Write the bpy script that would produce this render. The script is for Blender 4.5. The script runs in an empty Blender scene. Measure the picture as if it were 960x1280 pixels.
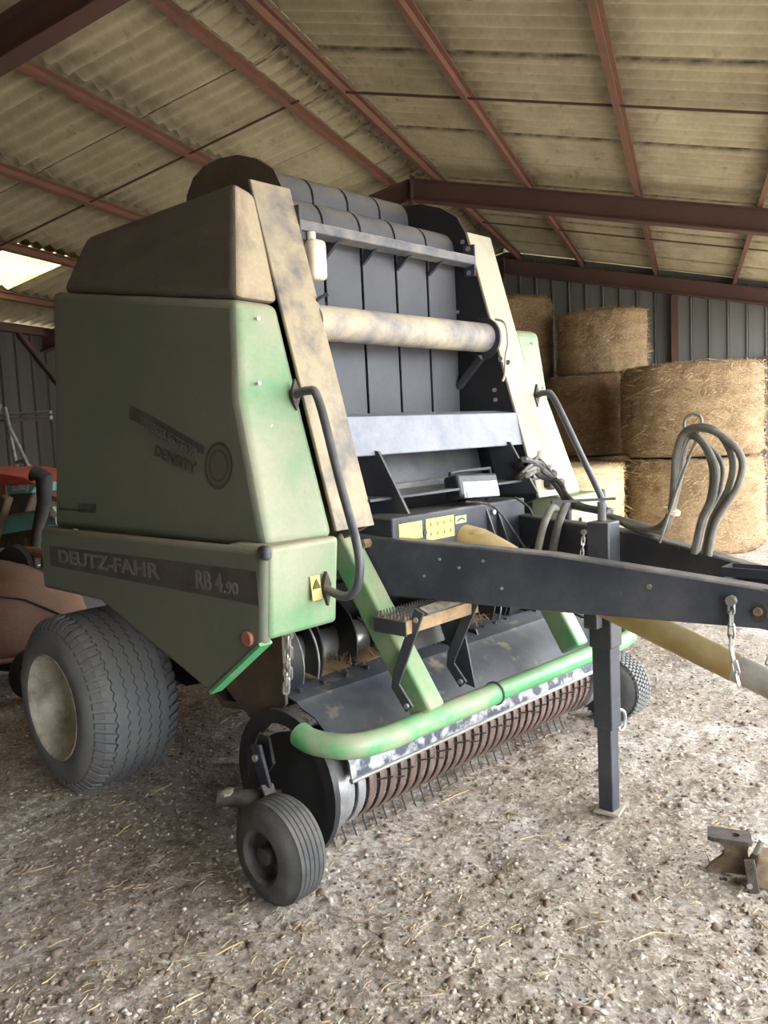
import bpy, math, random
import numpy as np
from mathutils import Vector, Matrix, noise

SC = bpy.context.scene
COL = SC.collection
R = math.radians
random.seed(7)

# ---------------------------------------------------------------- camera, light, exposure
# world frame: X across the barn, Y along the ridge, Z up; the photographer stands at the origin
PITCH, ROLL, YAW, FPX = R(5.435), R(-2.753), R(20.79), 1015.0
_f = Vector((0, math.cos(PITCH), -math.sin(PITCH)))
_u = Vector((0, math.sin(PITCH), math.cos(PITCH)))
_r = Vector((1, 0, 0))
_R = math.cos(ROLL) * _r + math.sin(ROLL) * _u
_U = -math.sin(ROLL) * _r + math.cos(ROLL) * _u
_rot = Matrix.Rotation(YAW, 3, 'Z')
_R, _U, _F = _rot @ _R, _rot @ _U, _rot @ _f
cam_data = bpy.data.cameras.new('camera')
cam_data.sensor_fit = 'HORIZONTAL'
cam_data.sensor_width = 36.0
cam_data.lens = 36.0 * FPX / 960.0
cam_data.clip_end = 500
cam = bpy.data.objects.new('camera', cam_data)
COL.objects.link(cam)
m3 = Matrix((_R, _U, -_F)).transposed()
cam.matrix_world = Matrix.Translation((0, 0, 1.65)) @ m3.to_4x4()
SC.camera = cam

world = bpy.data.worlds.new('sky')
SC.world = world
world.use_nodes = True
wn = world.node_tree
bg = wn.nodes['Background']
bg.inputs['Color'].default_value = (0.89, 0.945, 1.0, 1)
bg.inputs['Strength'].default_value = 5.0

sun_data = bpy.data.lights.new('sun', 'SUN')
sun_data.energy = 4.0
sun_data.angle = R(3.0)
sun_data.color = (1.0, 0.96, 0.90)
sun = bpy.data.objects.new('sun', sun_data)
COL.objects.link(sun)
_sd = Vector((-0.44, 0.10, -0.89))          # travelling direction: high over the open side
sun.rotation_euler = _sd.to_track_quat('-Z', 'Y').to_euler()

vs = SC.view_settings
vs.view_transform = 'Standard'
vs.look = 'None'
vs.gamma = 1.0
vs.use_curve_mapping = False
vs.exposure = 1.35

# ---------------------------------------------------------------- helpers
def lin(c):
    return tuple((v / 255 / 12.92) if v / 255 <= 0.04045 else ((v / 255 + 0.055) / 1.055) ** 2.4 for v in c) + (1.0,)

def mat(name, col, rough=0.6, metal=0.0, alt=None, amt=0.5, scale=6.0, detail=6.0, contrast=0.15,
        stretch=(1, 1, 1), up=0.0, up_col=None, bump=0.0, bscale=60.0, fine=0.12, fscale=70.0, spec=0.4,
        rnd=0.0, extra=None):
    """Painted or natural surface: base colour, patches of a second colour (dust, rust, wear), dust that has
    settled on upward faces, a fine grain and a small relief."""
    M = bpy.data.materials.new(name)
    M.use_nodes = True
    nt = M.node_tree
    N, Lk = nt.nodes, nt.links
    b = N['Principled BSDF']
    b.inputs['Roughness'].default_value = rough
    b.inputs['Metallic'].default_value = metal
    b.inputs['Specular IOR Level'].default_value = spec
    tc = N.new('ShaderNodeTexCoord')
    mp = N.new('ShaderNodeMapping')
    mp.inputs['Scale'].default_value = stretch
    Lk.new(tc.outputs['Object'], mp.inputs['Vector'])
    src = mp.outputs['Vector']
    if rnd:
        oi = N.new('ShaderNodeObjectInfo')
        ad = N.new('ShaderNodeVectorMath'); ad.operation = 'MULTIPLY_ADD'
        ad.inputs[1].default_value = (1, 1, 1)
        sc_ = N.new('ShaderNodeVectorMath'); sc_.operation = 'SCALE'
        sc_.inputs[0].default_value = (37, 19, 53)
        Lk.new(oi.outputs['Random'], sc_.inputs['Scale'])
        Lk.new(src, ad.inputs[0]); Lk.new(sc_.outputs[0], ad.inputs[2])
        src = ad.outputs[0]
    def noise_(s, d=6.0, r=0.6):
        n = N.new('ShaderNodeTexNoise')
        n.inputs['Scale'].default_value = s
        n.inputs['Detail'].default_value = d
        n.inputs['Roughness'].default_value = r
        Lk.new(src, n.inputs['Vector'])
        return n.outputs['Fac']
    def ramp(sock, lo, hi):
        r = N.new('ShaderNodeMapRange')
        r.inputs['From Min'].default_value = lo
        r.inputs['From Max'].default_value = hi
        Lk.new(sock, r.inputs['Value'])
        return r.outputs['Result']
    def mixc(fac, a, c):
        x = N.new('ShaderNodeMix'); x.data_type = 'RGBA'
        for s, v in ((x.inputs['Factor'], fac), (x.inputs['A'], a), (x.inputs['B'], c)):
            if hasattr(v, 'is_linked') or hasattr(v, 'links'):
                Lk.new(v, s)
            else:
                s.default_value = v
        return x.outputs['Result']
    def math_(op, a, c):
        x = N.new('ShaderNodeMath'); x.operation = op; x.use_clamp = True
        for s, v in ((x.inputs[0], a), (x.inputs[1], c)):
            if hasattr(v, 'links'):
                Lk.new(v, s)
            else:
                s.default_value = v
        return x.outputs[0]
    c = lin(col)
    out = c
    if alt is not None:
        f = ramp(noise_(scale, detail), 1 - amt - contrast, 1 - amt + contrast)
        out = mixc(f, out, lin(alt))
    if up:
        g = N.new('ShaderNodeNewGeometry')
        sx = N.new('ShaderNodeSeparateXYZ')
        Lk.new(g.outputs['Normal'], sx.inputs[0])
        k = ramp(sx.outputs['Z'], 0.05, 0.75)
        k = math_('MULTIPLY', k, up)
        nn = ramp(noise_(scale * 2.3, 8), 0.25, 0.6)
        k = math_('MULTIPLY', k, nn)
        out = mixc(k, out, lin(up_col or (190, 176, 150)))
    if extra:
        for (ecol, es, lo, hi, estr) in extra:
            f = ramp(noise_(es, 8, 0.65), lo, hi)
            f = math_('MULTIPLY', f, estr)
            out = mixc(f, out, lin(ecol))
    if fine:
        f = ramp(noise_(fscale, 4, 0.7), 0.3, 0.7)
        hv = N.new('ShaderNodeHueSaturation')
        v = N.new('ShaderNodeMapRange')
        v.inputs['To Min'].default_value = 1 - fine
        v.inputs['To Max'].default_value = 1 + fine
        Lk.new(f, v.inputs['Value'])
        Lk.new(v.outputs['Result'], hv.inputs['Value'])
        if hasattr(out, 'links'):
            Lk.new(out, hv.inputs['Color'])
        else:
            hv.inputs['Color'].default_value = out
        out = hv.outputs['Color']
    if rnd:
        hv = N.new('ShaderNodeHueSaturation')
        v = N.new('ShaderNodeMapRange')
        v.inputs['To Min'].default_value = 1 - rnd
        v.inputs['To Max'].default_value = 1 + rnd
        Lk.new(oi.outputs['Random'], v.inputs['Value'])
        Lk.new(v.outputs['Result'], hv.inputs['Value'])
        Lk.new(out, hv.inputs['Color'])
        out = hv.outputs['Color']
    if hasattr(out, 'links'):
        Lk.new(out, b.inputs['Base Color'])
    else:
        b.inputs['Base Color'].default_value = out
    if bump:
        bp = N.new('ShaderNodeBump')
        bp.inputs['Strength'].default_value = min(1.0, bump)
        bp.inputs['Distance'].default_value = 0.01
        Lk.new(noise_(bscale, 8, 0.7), bp.inputs['Height'])
        Lk.new(bp.outputs['Normal'], b.inputs['Normal'])
    return M

DUST = (186, 170, 143)
M = {}
M['green'] = mat('green_paint', (84, 150, 100), 0.5, alt=(158, 161, 134), amt=0.58, contrast=0.16, scale=2.6, up=0.6, up_col=DUST,
                 fine=0.05, extra=[((116, 100, 84), 23, 0.66, 0.76, 0.5)])
M['green_side'] = mat('dusty_green_paint', (96, 118, 95), 0.65, alt=(122, 120, 106), amt=0.60, contrast=0.25, scale=1.5, up=0.6, up_col=DUST,
                      fine=0.06, extra=[((130, 124, 108), 5, 0.5, 0.75, 0.5)])
M['green_arm'] = mat('dusty_green_arm', (88, 158, 104), 0.45, alt=(160, 164, 132), amt=0.48, contrast=0.14, scale=4.0, up=0.45, up_col=(186, 170, 146), fine=0.05)
M['green_tube'] = mat('green_tube_paint', (92, 170, 112), 0.4, alt=(160, 170, 138), amt=0.42, contrast=0.1, scale=4.5, up=0.45, up_col=(186, 166, 146),
                      fine=0.04, extra=[((150, 122, 106), 9, 0.62, 0.7, 0.6)])
M['black'] = mat('black_paint', (54, 57, 66), 0.42, alt=(90, 90, 92), amt=0.40, contrast=0.2, scale=3.5, up=0.7, up_col=(152, 146, 136),
                 fine=0.1, extra=[((140, 132, 118), 30, 0.66, 0.74, 0.5)])
M['black_clean'] = mat('black_plate', (36, 38, 43), 0.45, alt=(58, 56, 54), amt=0.4, contrast=0.2, scale=4, up=0.4, up_col=(130, 122, 110), fine=0.08)
M['belt'] = mat('belt_rubber', (78, 80, 88), 0.7, alt=(98, 97, 100), amt=0.5, contrast=0.25, scale=3, up=0.75, up_col=(134, 126, 112), bump=0.15,
                bscale=240, fine=0.1, fscale=160)
M['rail'] = mat('dusty_rail_paint', (86, 89, 99), 0.75, alt=(172, 156, 130), amt=0.55, contrast=0.12, scale=5.5, detail=10, fine=0.07, bump=0.15, bscale=90,
                extra=[((180, 166, 142), 2.2, 0.45, 0.7, 0.6)])
M['rail_pale'] = mat('pale_dusty_rail_paint', (122, 121, 122), 0.75, alt=(184, 174, 154), amt=0.66, contrast=0.2, scale=3.5, detail=10, fine=0.05)
M['hood_side'] = mat('dark_dusty_hood', (94, 86, 77), 0.85, alt=(118, 106, 92), amt=0.48, contrast=0.25, scale=3, detail=10, fine=0.15, bump=0.3, bscale=70,
                     stretch=(1, 1, 2.2))
M['hood_front'] = mat('dust_caked_hood', (104, 97, 90), 0.9, alt=(172, 156, 130), amt=0.64, contrast=0.14, scale=4.5, detail=10, fine=0.09, bump=0.5, bscale=60)
M['plate_steel'] = mat('worn_cross_plate', (122, 125, 135), 0.55, alt=(150, 151, 158), amt=0.48, contrast=0.25, scale=9, detail=9, fine=0.08)
M['tube_dust'] = mat('dusty_tube', (98, 103, 116), 0.6, alt=(186, 172, 148), amt=0.52, contrast=0.12, scale=4.5, detail=9, up=0.6, up_col=(206, 190, 164), fine=0.08)
M['bar'] = mat('dusty_bar', (90, 93, 102), 0.6, alt=(140, 134, 124), amt=0.45, scale=8, up=1.0, up_col=(200, 188, 165), fine=0.06)
M['tyre'] = mat('tyre_rubber', (100, 102, 106), 0.8, alt=(122, 120, 116), amt=0.5, contrast=0.22, scale=5, fine=0.1, bump=0.2, bscale=120, up=0.25, up_col=(130, 124, 112))
M['tyre_dark'] = mat('dark_tyre_rubber', (66, 67, 68), 0.75, alt=(100, 96, 90), amt=0.42, contrast=0.2, scale=9, fine=0.1, bump=0.15, bscale=150, up=0.3, up_col=(130, 122, 110))
M['rim'] = mat('rusty_cream_rim', (206, 200, 182), 0.5, metal=0.2, alt=(120, 96, 72), amt=0.42, contrast=0.14, scale=7, fine=0.1)
M['rim_dark'] = mat('dirty_grey_rim', (84, 82, 80), 0.6, metal=0.2, alt=(58, 54, 50), amt=0.5, scale=16, fine=0.12)
M['steel'] = mat('bare_steel', (178, 176, 172), 0.35, metal=0.75, alt=(120, 108, 96), amt=0.35, contrast=0.2, scale=8, fine=0.08)
M['zinc'] = mat('zinc_plate', (196, 196, 192), 0.35, metal=0.8, alt=(140, 130, 110), amt=0.3, scale=30, fine=0.08)
M['rust'] = mat('rust_brown_band', (168, 150, 142), 0.26, metal=0.7, alt=(122, 102, 94), amt=0.5, contrast=0.2, scale=11, fine=0.1, spec=0.6)
M['band_steel'] = mat('grey_band', (165, 165, 166), 0.4, metal=0.5, alt=(120, 112, 106), amt=0.4, scale=12, fine=0.08)
M['lip'] = mat('worn_lip', (70, 74, 84), 0.5, alt=(170, 170, 174), amt=0.48, contrast=0.06, scale=16, detail=5, fine=0.06)
M['guard'] = mat('wind_guard', (68, 71, 79), 0.5, alt=(104, 102, 102), amt=0.48, contrast=0.18, scale=4, fine=0.1, extra=[((176, 158, 128), 6, 0.58, 0.68, 0.55)])
M['pto'] = mat('yellowed_guard_tube', (186, 164, 110), 0.5, alt=(150, 122, 72), amt=0.42, contrast=0.2, scale=4, up=0.3, up_col=(210, 200, 170), fine=0.05)
M['pto_grey'] = mat('grey_guard_tube', (176, 170, 158), 0.5, alt=(120, 116, 108), amt=0.45, scale=7, fine=0.06)
M['cone'] = mat('cream_cone', (214, 188, 140), 0.5, alt=(190, 160, 110), amt=0.4, scale=6, fine=0.05)
M['hose'] = mat('hose_rubber', (84, 84, 82), 0.6, alt=(140, 134, 122), amt=0.5, contrast=0.25, scale=14, fine=0.08)
M['cable'] = mat('cable_black', (48, 48, 50), 0.5, alt=(100, 98, 94), amt=0.42, scale=20, fine=0.05)
M['wire'] = mat('pale_wire', (200, 196, 180), 0.5, fine=0.05)
M['plastic_white'] = mat('milky_plastic', (224, 214, 194), 0.4, alt=(190, 170, 140), amt=0.35, contrast=0.2, scale=14, fine=0.03)
M['yellow'] = mat('yellow_sticker', (238, 222, 110), 0.5, alt=(226, 214, 140), amt=0.4, scale=12, fine=0.03)
M['sticker_pale'] = mat('pale_warning_sticker', (206, 192, 118), 0.6, alt=(190, 180, 130), amt=0.4, scale=30, fine=0.05)
M['sticker_print'] = mat('sticker_print', (96, 92, 50), 0.6, fine=0)
M['sticker_green'] = mat('pale_green_sticker', (206, 222, 150), 0.5, fine=0.03)
M['print_green'] = mat('dark_green_print', (60, 110, 60), 0.6, fine=0)
M['decal'] = mat('faded_purple_decal', (84, 76, 74), 0.7, alt=(100, 94, 88), amt=0.45, scale=7, fine=0.06)
M['decal_text'] = mat('faded_decal_letters', (126, 122, 112), 0.7, alt=(106, 100, 92), amt=0.4, scale=16, fine=0.06)
M['decal_dark'] = mat('faded_dark_letters', (78, 74, 66), 0.75, alt=(92, 90, 76), amt=0.45, scale=16, fine=0.06)
M['decal_ring'] = mat('faded_ring_decal', (104, 100, 90), 0.75, fine=0.05)
M['reflector'] = mat('orange_reflector', (176, 116, 92), 0.35, alt=(150, 100, 84), amt=0.4, scale=40, fine=0.05)
M['reflector_white'] = mat('white_reflector', (232, 230, 222), 0.3, fine=0.03)
M['lens'] = mat('lamp_lens', (150, 154, 160), 0.2, spec=0.6, fine=0.02)
M['oxide'] = mat('red_oxide_steel', (126, 86, 70), 0.75, alt=(104, 80, 66), amt=0.5, contrast=0.2, scale=3, fine=0.1, extra=[((100, 84, 70), 12, 0.55, 0.7, 0.6)])
M['oxide_dark'] = mat('dark_oxide_steel', (94, 66, 58), 0.75, alt=(78, 59, 53), amt=0.5, contrast=0.2, scale=2, fine=0.1)
M['sheet'] = mat('fibre_cement', (184, 174, 146), 0.9, alt=(152, 141, 115), amt=0.46, contrast=0.22, scale=2.6, stretch=(1, 0.5, 1), detail=8, fine=0.09, fscale=30,
                 rnd=0.07, bump=0.15, bscale=50, extra=[((92, 84, 68), 5.5, 0.60, 0.72, 0.6)])
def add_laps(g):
    """shadowed lap gaps painted as dark edge lines, and dirt over the purlins of a roof sheet (its own coordinates)"""
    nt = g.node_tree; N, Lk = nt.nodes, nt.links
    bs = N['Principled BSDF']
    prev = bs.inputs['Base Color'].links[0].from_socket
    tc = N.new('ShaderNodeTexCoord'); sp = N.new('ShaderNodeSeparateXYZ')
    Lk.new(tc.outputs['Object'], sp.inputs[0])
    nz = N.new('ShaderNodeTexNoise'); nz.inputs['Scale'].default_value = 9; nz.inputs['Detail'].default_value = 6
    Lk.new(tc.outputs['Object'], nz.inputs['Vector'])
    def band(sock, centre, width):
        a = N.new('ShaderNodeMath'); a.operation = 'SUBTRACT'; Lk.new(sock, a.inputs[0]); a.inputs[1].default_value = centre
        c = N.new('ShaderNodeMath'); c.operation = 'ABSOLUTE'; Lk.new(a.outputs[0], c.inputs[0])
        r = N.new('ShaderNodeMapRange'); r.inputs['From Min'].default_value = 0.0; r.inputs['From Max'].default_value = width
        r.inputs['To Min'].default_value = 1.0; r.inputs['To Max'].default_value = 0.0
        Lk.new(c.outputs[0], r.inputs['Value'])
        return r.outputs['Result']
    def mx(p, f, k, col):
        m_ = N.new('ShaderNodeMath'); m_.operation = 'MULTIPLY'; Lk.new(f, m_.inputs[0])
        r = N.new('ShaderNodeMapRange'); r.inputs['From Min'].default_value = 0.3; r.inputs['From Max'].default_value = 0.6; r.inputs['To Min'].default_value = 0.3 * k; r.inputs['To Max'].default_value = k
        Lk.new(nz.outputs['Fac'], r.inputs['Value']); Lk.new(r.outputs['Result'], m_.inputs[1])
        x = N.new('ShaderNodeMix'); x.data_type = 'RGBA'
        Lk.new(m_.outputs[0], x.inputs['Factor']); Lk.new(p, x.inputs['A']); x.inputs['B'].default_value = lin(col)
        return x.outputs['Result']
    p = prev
    p = mx(p, band(sp.outputs['Y'], 0.97, 0.035), 1.0, (52, 46, 38))  # dark gap under the lapping sheet, painted into the colour at both edges
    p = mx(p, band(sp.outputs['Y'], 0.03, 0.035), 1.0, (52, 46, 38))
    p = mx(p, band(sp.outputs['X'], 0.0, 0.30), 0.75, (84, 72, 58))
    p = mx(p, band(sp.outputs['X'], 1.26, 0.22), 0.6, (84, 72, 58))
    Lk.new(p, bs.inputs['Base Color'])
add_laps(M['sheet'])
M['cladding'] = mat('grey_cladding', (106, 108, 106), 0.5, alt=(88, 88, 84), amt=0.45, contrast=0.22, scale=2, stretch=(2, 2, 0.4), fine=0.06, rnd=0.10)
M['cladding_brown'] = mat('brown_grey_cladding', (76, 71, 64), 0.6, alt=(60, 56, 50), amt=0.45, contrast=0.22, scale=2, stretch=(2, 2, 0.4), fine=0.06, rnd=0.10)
M['red'] = mat('faded_red_paint', (150, 66, 56), 0.55, alt=(146, 112, 92), amt=0.6, contrast=0.2, scale=3, fine=0.08, up=0.5, up_col=(150, 124, 104))
M['red_lid'] = mat('red_lid_paint', (196, 74, 66), 0.5, alt=(168, 100, 86), amt=0.4, scale=4, fine=0.06)
M['foot'] = mat('dirty_foot_plate', (164, 152, 136), 0.9, alt=(120, 108, 94), amt=0.4, scale=18, fine=0.12)
M['red_cloth'] = mat('dusty_red_cover', (140, 92, 76), 0.9, alt=(138, 116, 98), amt=0.52, contrast=0.2, scale=2.6, fine=0.1, bump=0.4, bscale=14)
M['teal'] = mat('teal_paint', (120, 190, 184), 0.5, alt=(120, 140, 130), amt=0.4, scale=6, fine=0.06)
M['white_print'] = mat('white_letters', (226, 224, 214), 0.6, fine=0.03)
M['brown'] = mat('brown_machine_paint', (104, 84, 66), 0.7, alt=(78, 66, 56), amt=0.5, scale=7, fine=0.1)
M['rubber'] = mat('black_rubber', (56, 55, 54), 0.8, alt=(76, 72, 66), amt=0.45, scale=7, fine=0.1)
M['galv'] = mat('galvanised_tube', (160, 158, 148), 0.5, metal=0.3, alt=(120, 116, 106), amt=0.45, scale=14, fine=0.08)
M['casting'] = mat('earthy_casting', (150, 128, 102), 0.85, alt=(104, 88, 74), amt=0.46, contrast=0.2, scale=22, fine=0.12, bump=0.4, bscale=160)
M['casting_dark'] = mat('dark_casting', (92, 82, 74), 0.7, alt=(64, 58, 54), amt=0.5, scale=26, fine=0.12)
M['hay'] = mat('hay', (164, 138, 104), 0.95, alt=(112, 86, 62), amt=0.46, contrast=0.22, scale=3, stretch=(1, 1, 2.5), detail=10, fine=0.25, fscale=90, bump=1.0, bscale=55, rnd=0.05,
               extra=[((204, 184, 150), 26, 0.5, 0.7, 0.7)])
M['hay_pale'] = mat('pale_straw_bale', (216, 198, 160), 0.95, alt=(176, 150, 110), amt=0.42, contrast=0.22, scale=3, stretch=(1, 1, 2.5), detail=10, fine=0.2, fscale=90, bump=1.0, bscale=55,
                    extra=[((232, 216, 172), 26, 0.5, 0.7, 0.7)])
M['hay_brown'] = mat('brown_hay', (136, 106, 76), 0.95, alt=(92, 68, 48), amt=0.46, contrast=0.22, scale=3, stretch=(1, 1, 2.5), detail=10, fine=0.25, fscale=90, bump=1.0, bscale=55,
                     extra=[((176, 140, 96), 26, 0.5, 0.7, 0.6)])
M['straw'] = mat('straw_stalk', (206, 184, 136), 0.7, alt=(156, 128, 88), amt=0.45, scale=3, fine=0.1)
M['straw_dark'] = mat('weathered_stalk', (146, 126, 102), 0.85, alt=(110, 92, 74), amt=0.45, scale=3, fine=0.1)
M['pebble'] = mat('pale_pebble', (196, 186, 174), 0.85, alt=(140, 126, 112), amt=0.45, scale=5, fine=0.1)
M['clod'] = mat('brown_clod', (132, 114, 98), 0.95, alt=(92, 76, 64), amt=0.45, scale=9, fine=0.2)
M['dirt_filler'] = mat('brown_dust', (178, 150, 116), 0.9, alt=(130, 106, 82), amt=0.4, scale=14, fine=0.1, bump=0.3, bscale=120)

def ground_mat():
    g = mat('dirt_floor', (152, 137, 123), 0.95, alt=(178, 165, 150), amt=0.48, contrast=0.2, scale=1.5, detail=10, fine=0.42, fscale=75, bump=1.0, bscale=38,
            extra=[((104, 84, 70), 6.0, 0.50, 0.66, 0.8), ((226, 217, 205), 42, 0.53, 0.64, 0.75), ((84, 66, 55), 30, 0.55, 0.66, 0.75)])
    return g
M['ground'] = ground_mat()

# pale lime dust trodden into the dirt: a stain with its own shape, in floor coordinates
def add_lime(g):
    nt = g.node_tree; N, Lk = nt.nodes, nt.links
    b = N['Principled BSDF']
    prev = b.inputs['Base Color'].links[0].from_socket
    tc = N.new('ShaderNodeTexCoord')
    n = N.new('ShaderNodeTexNoise'); n.inputs['Scale'].default_value = 0.85; n.inputs['Detail'].default_value = 9; n.inputs['Roughness'].default_value = 0.68
    Lk.new(tc.outputs['Object'], n.inputs['Vector'])
    r = N.new('ShaderNodeMapRange'); r.inputs['From Min'].default_value = 0.47; r.inputs['From Max'].default_value = 0.66; r.inputs['To Max'].default_value = 0.8
    Lk.new(n.outputs['Fac'], r.inputs['Value'])
    n2 = N.new('ShaderNodeTexNoise'); n2.inputs['Scale'].default_value = 45; n2.inputs['Detail'].default_value = 6
    Lk.new(tc.outputs['Object'], n2.inputs['Vector'])
    r2 = N.new('ShaderNodeMapRange'); r2.inputs['From Min'].default_value = 0.38; r2.inputs['From Max'].default_value = 0.6
    Lk.new(n2.outputs['Fac'], r2.inputs['Value'])
    ml = N.new('ShaderNodeMath'); ml.operation = 'MULTIPLY'
    Lk.new(r.outputs['Result'], ml.inputs[0]); Lk.new(r2.outputs['Result'], ml.inputs[1])
    x = N.new('ShaderNodeMix'); x.data_type = 'RGBA'
    Lk.new(ml.outputs[0], x.inputs['Factor']); Lk.new(prev, x.inputs['A'])
    x.inputs['B'].default_value = lin((232, 226, 218))
    Lk.new(x.outputs['Result'], b.inputs['Base Color'])
add_lime(M['ground'])

sk = bpy.data.materials.new('translucent_sheet')
sk.use_nodes = True
_n = sk.node_tree.nodes; _l = sk.node_tree.links
_tr = _n.new('ShaderNodeBsdfTranslucent'); _tr.inputs['Color'].default_value = lin((250, 240, 205))
_nz = _n.new('ShaderNodeTexNoise'); _nz.inputs['Scale'].default_value = 3.0
_mx = _n.new('ShaderNodeMix'); _mx.data_type = 'RGBA'
_mx.inputs['A'].default_value = (0.60, 0.56, 0.42, 1); _mx.inputs['B'].default_value = (0.34, 0.27, 0.13, 1)
_l.new(_nz.outputs['Fac'], _mx.inputs['Factor']); _l.new(_mx.outputs['Result'], _tr.inputs['Color'])
_l.new(_tr.outputs[0], _n['Material Output'].inputs['Surface'])
M['skylight'] = sk

class MB:
    """collects polygons; build() links them as one mesh object"""
    def __init__(s):
        s.v, s.f = [], []
    def add(s, vs_, fs):
        o = len(s.v)
        s.v += [tuple(p) for p in vs_]
        s.f += [tuple(i + o for i in f) for f in fs]
        return s
    def box(s, c, d, rot=None):
        hx, hy, hz = d[0] / 2, d[1] / 2, d[2] / 2
        P = [Vector((x, y, z)) for x in (-hx, hx) for y in (-hy, hy) for z in (-hz, hz)]
        if rot is not None:
            P = [rot @ p for p in P]
        c = Vector(c)
        return s.add([p + c for p in P], [(0, 1, 3, 2), (4, 6, 7, 5), (0, 4, 5, 1), (2, 3, 7, 6), (0, 2, 6, 4), (1, 5, 7, 3)])
    def bar(s, p0, p1, w, h, up=(0, 0, 1)):
        p0, p1 = Vector(p0), Vector(p1)
        d = (p1 - p0).normalized()
        a = d.cross(Vector(up)).normalized()
        b = a.cross(d)
        P = [p + a * (i * w / 2) + b * (j * h / 2) for p in (p0, p1) for i, j in ((-1, -1), (1, -1), (1, 1), (-1, 1))]
        return s.add(P, [(0, 1, 2, 3), (7, 6, 5, 4), (0, 4, 5, 1), (1, 5, 6, 2), (2, 6, 7, 3), (3, 7, 4, 0)])
    def prism(s, poly, axis, a, b):
        """poly in the two other axes (cyclic order), extruded along axis from a to b"""
        def P(q, t):
            return {'x': (t, q[0], q[1]), 'y': (q[0], t, q[1]), 'z': (q[0], q[1], t)}[axis]
        n = len(poly)
        V = [P(q, a) for q in poly] + [P(q, b) for q in poly]
        F = [tuple(range(n))[::-1], tuple(range(n, 2 * n))] + [(i, (i + 1) % n, n + (i + 1) % n, n + i) for i in range(n)]
        return s.add(V, F)
    def loft(s, rings, caps=True, closed=True):
        n = len(rings[0])
        V = [p for r in rings for p in r]
        F = []
        for k in range(len(rings) - 1):
            for i in range(n if closed else n - 1):
                j = (i + 1) % n
                F.append((k * n + i, k * n + j, (k + 1) * n + j, (k + 1) * n + i))
        if caps:
            F.append(tuple(range(n))[::-1])
            F.append(tuple(range((len(rings) - 1) * n, len(rings) * n)))
        return s.add(V, F)
    def tube(s, pts, r, n=10, caps=True, closed=False, spline=0):
        pts = [Vector(p) for p in pts]
        if spline:
            pts = smooth(pts, spline, closed)
        m = len(pts)
        rr = r if isinstance(r, (list, tuple)) else [r] * m
        if len(rr) != m:
            rr = [rr[min(len(rr) - 1, int(i * len(rr) / m))] for i in range(m)]
        rings = []
        t0 = (pts[1] - pts[0]).normalized()
        a = t0.orthogonal().normalized()
        for i, p in enumerate(pts):
            if closed:
                t = (pts[(i + 1) % m] - pts[i - 1]).normalized()
            else:
                t = (pts[min(i + 1, m - 1)] - pts[max(i - 1, 0)]).normalized()
            a = (a - t * a.dot(t)).normalized()
            b = t.cross(a)
            rings.append([p + (a * math.cos(k * 2 * math.pi / n) + b * math.sin(k * 2 * math.pi / n)) * rr[i] for k in range(n)])
        if closed:
            rings.append(rings[0])
            return s.loft(rings, caps=False)
        return s.loft(rings, caps=caps)
    def lathe(s, prof, c, axis='x', n=40, a0=0.0, a1=2 * math.pi, flip=False):
        """prof: (along axis, radius) pairs about the axis through c"""
        full = abs(a1 - a0 - 2 * math.pi) < 1e-6
        m = n if full else n + 1
        V = []
        for (t, r) in prof:
            for k in range(m):
                g = a0 + (a1 - a0) * k / n
                p, q = r * math.cos(g), r * math.sin(g)
                V.append({'x': (c[0] + t, c[1] + p, c[2] + q), 'y': (c[0] + q, c[1] + t, c[2] + p), 'z': (c[0] + p, c[1] + q, c[2] + t)}[axis])
        F = []
        for i in range(len(prof) - 1):
            for k in range(n):
                j = (k + 1) % m if full else k + 1
                F.append((i * m + k, i * m + j, (i + 1) * m + j, (i + 1) * m + k))
        return s.add(V, F)
    def disc(s, c, r, axis='x', th=0.01, n=24, a0=0.0):
        return s.lathe([(-th / 2, 0.0001), (-th / 2, r), (th / 2, r), (th / 2, 0.0001)], c, axis, n, a0, a0 + 2 * math.pi)
    def ball(s, c, r, n=10, sq=(1, 1, 1)):
        V, F = [], []
        k = n // 2
        for i in range(k + 1):
            t = math.pi * i / k
            for j in range(n):
                p = 2 * math.pi * j / n
                V.append((c[0] + r * sq[0] * math.sin(t) * math.cos(p), c[1] + r * sq[1] * math.sin(t) * math.sin(p), c[2] + r * sq[2] * math.cos(t)))
        for i in range(k):
            for j in range(n):
                F.append((i * n + j, (i + 1) * n + j, (i + 1) * n + (j + 1) % n, i * n + (j + 1) % n))
        return s.add(V, F)
    def mesh(s, name, m, sharp=35):
        me = bpy.data.meshes.new(name)
        me.from_pydata(s.v, [], s.f)
        import bmesh
        bm = bmesh.new(); bm.from_mesh(me)
        bmesh.ops.remove_doubles(bm, verts=bm.verts, dist=1e-5)
        bmesh.ops.recalc_face_normals(bm, faces=bm.faces)
        bm.to_mesh(me); bm.free()
        me.shade_smooth()
        me.set_sharp_from_angle(angle=R(sharp))
        if m is not None:
            me.materials.append(M[m] if isinstance(m, str) else m)
        return me
    def build(s, name, m, parent=None, bevel=0.0, seg=2, sharp=35):
        o = bpy.data.objects.new(name, s.mesh(name, m, sharp))
        COL.objects.link(o)
        if parent is not None:
            o.parent = parent
        if bevel:
            md = o.modifiers.new('bevel', 'BEVEL')
            md.width = bevel; md.segments = seg; md.limit_method = 'ANGLE'; md.angle_limit = R(30)
            md.harden_normals = False
        return o

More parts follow.
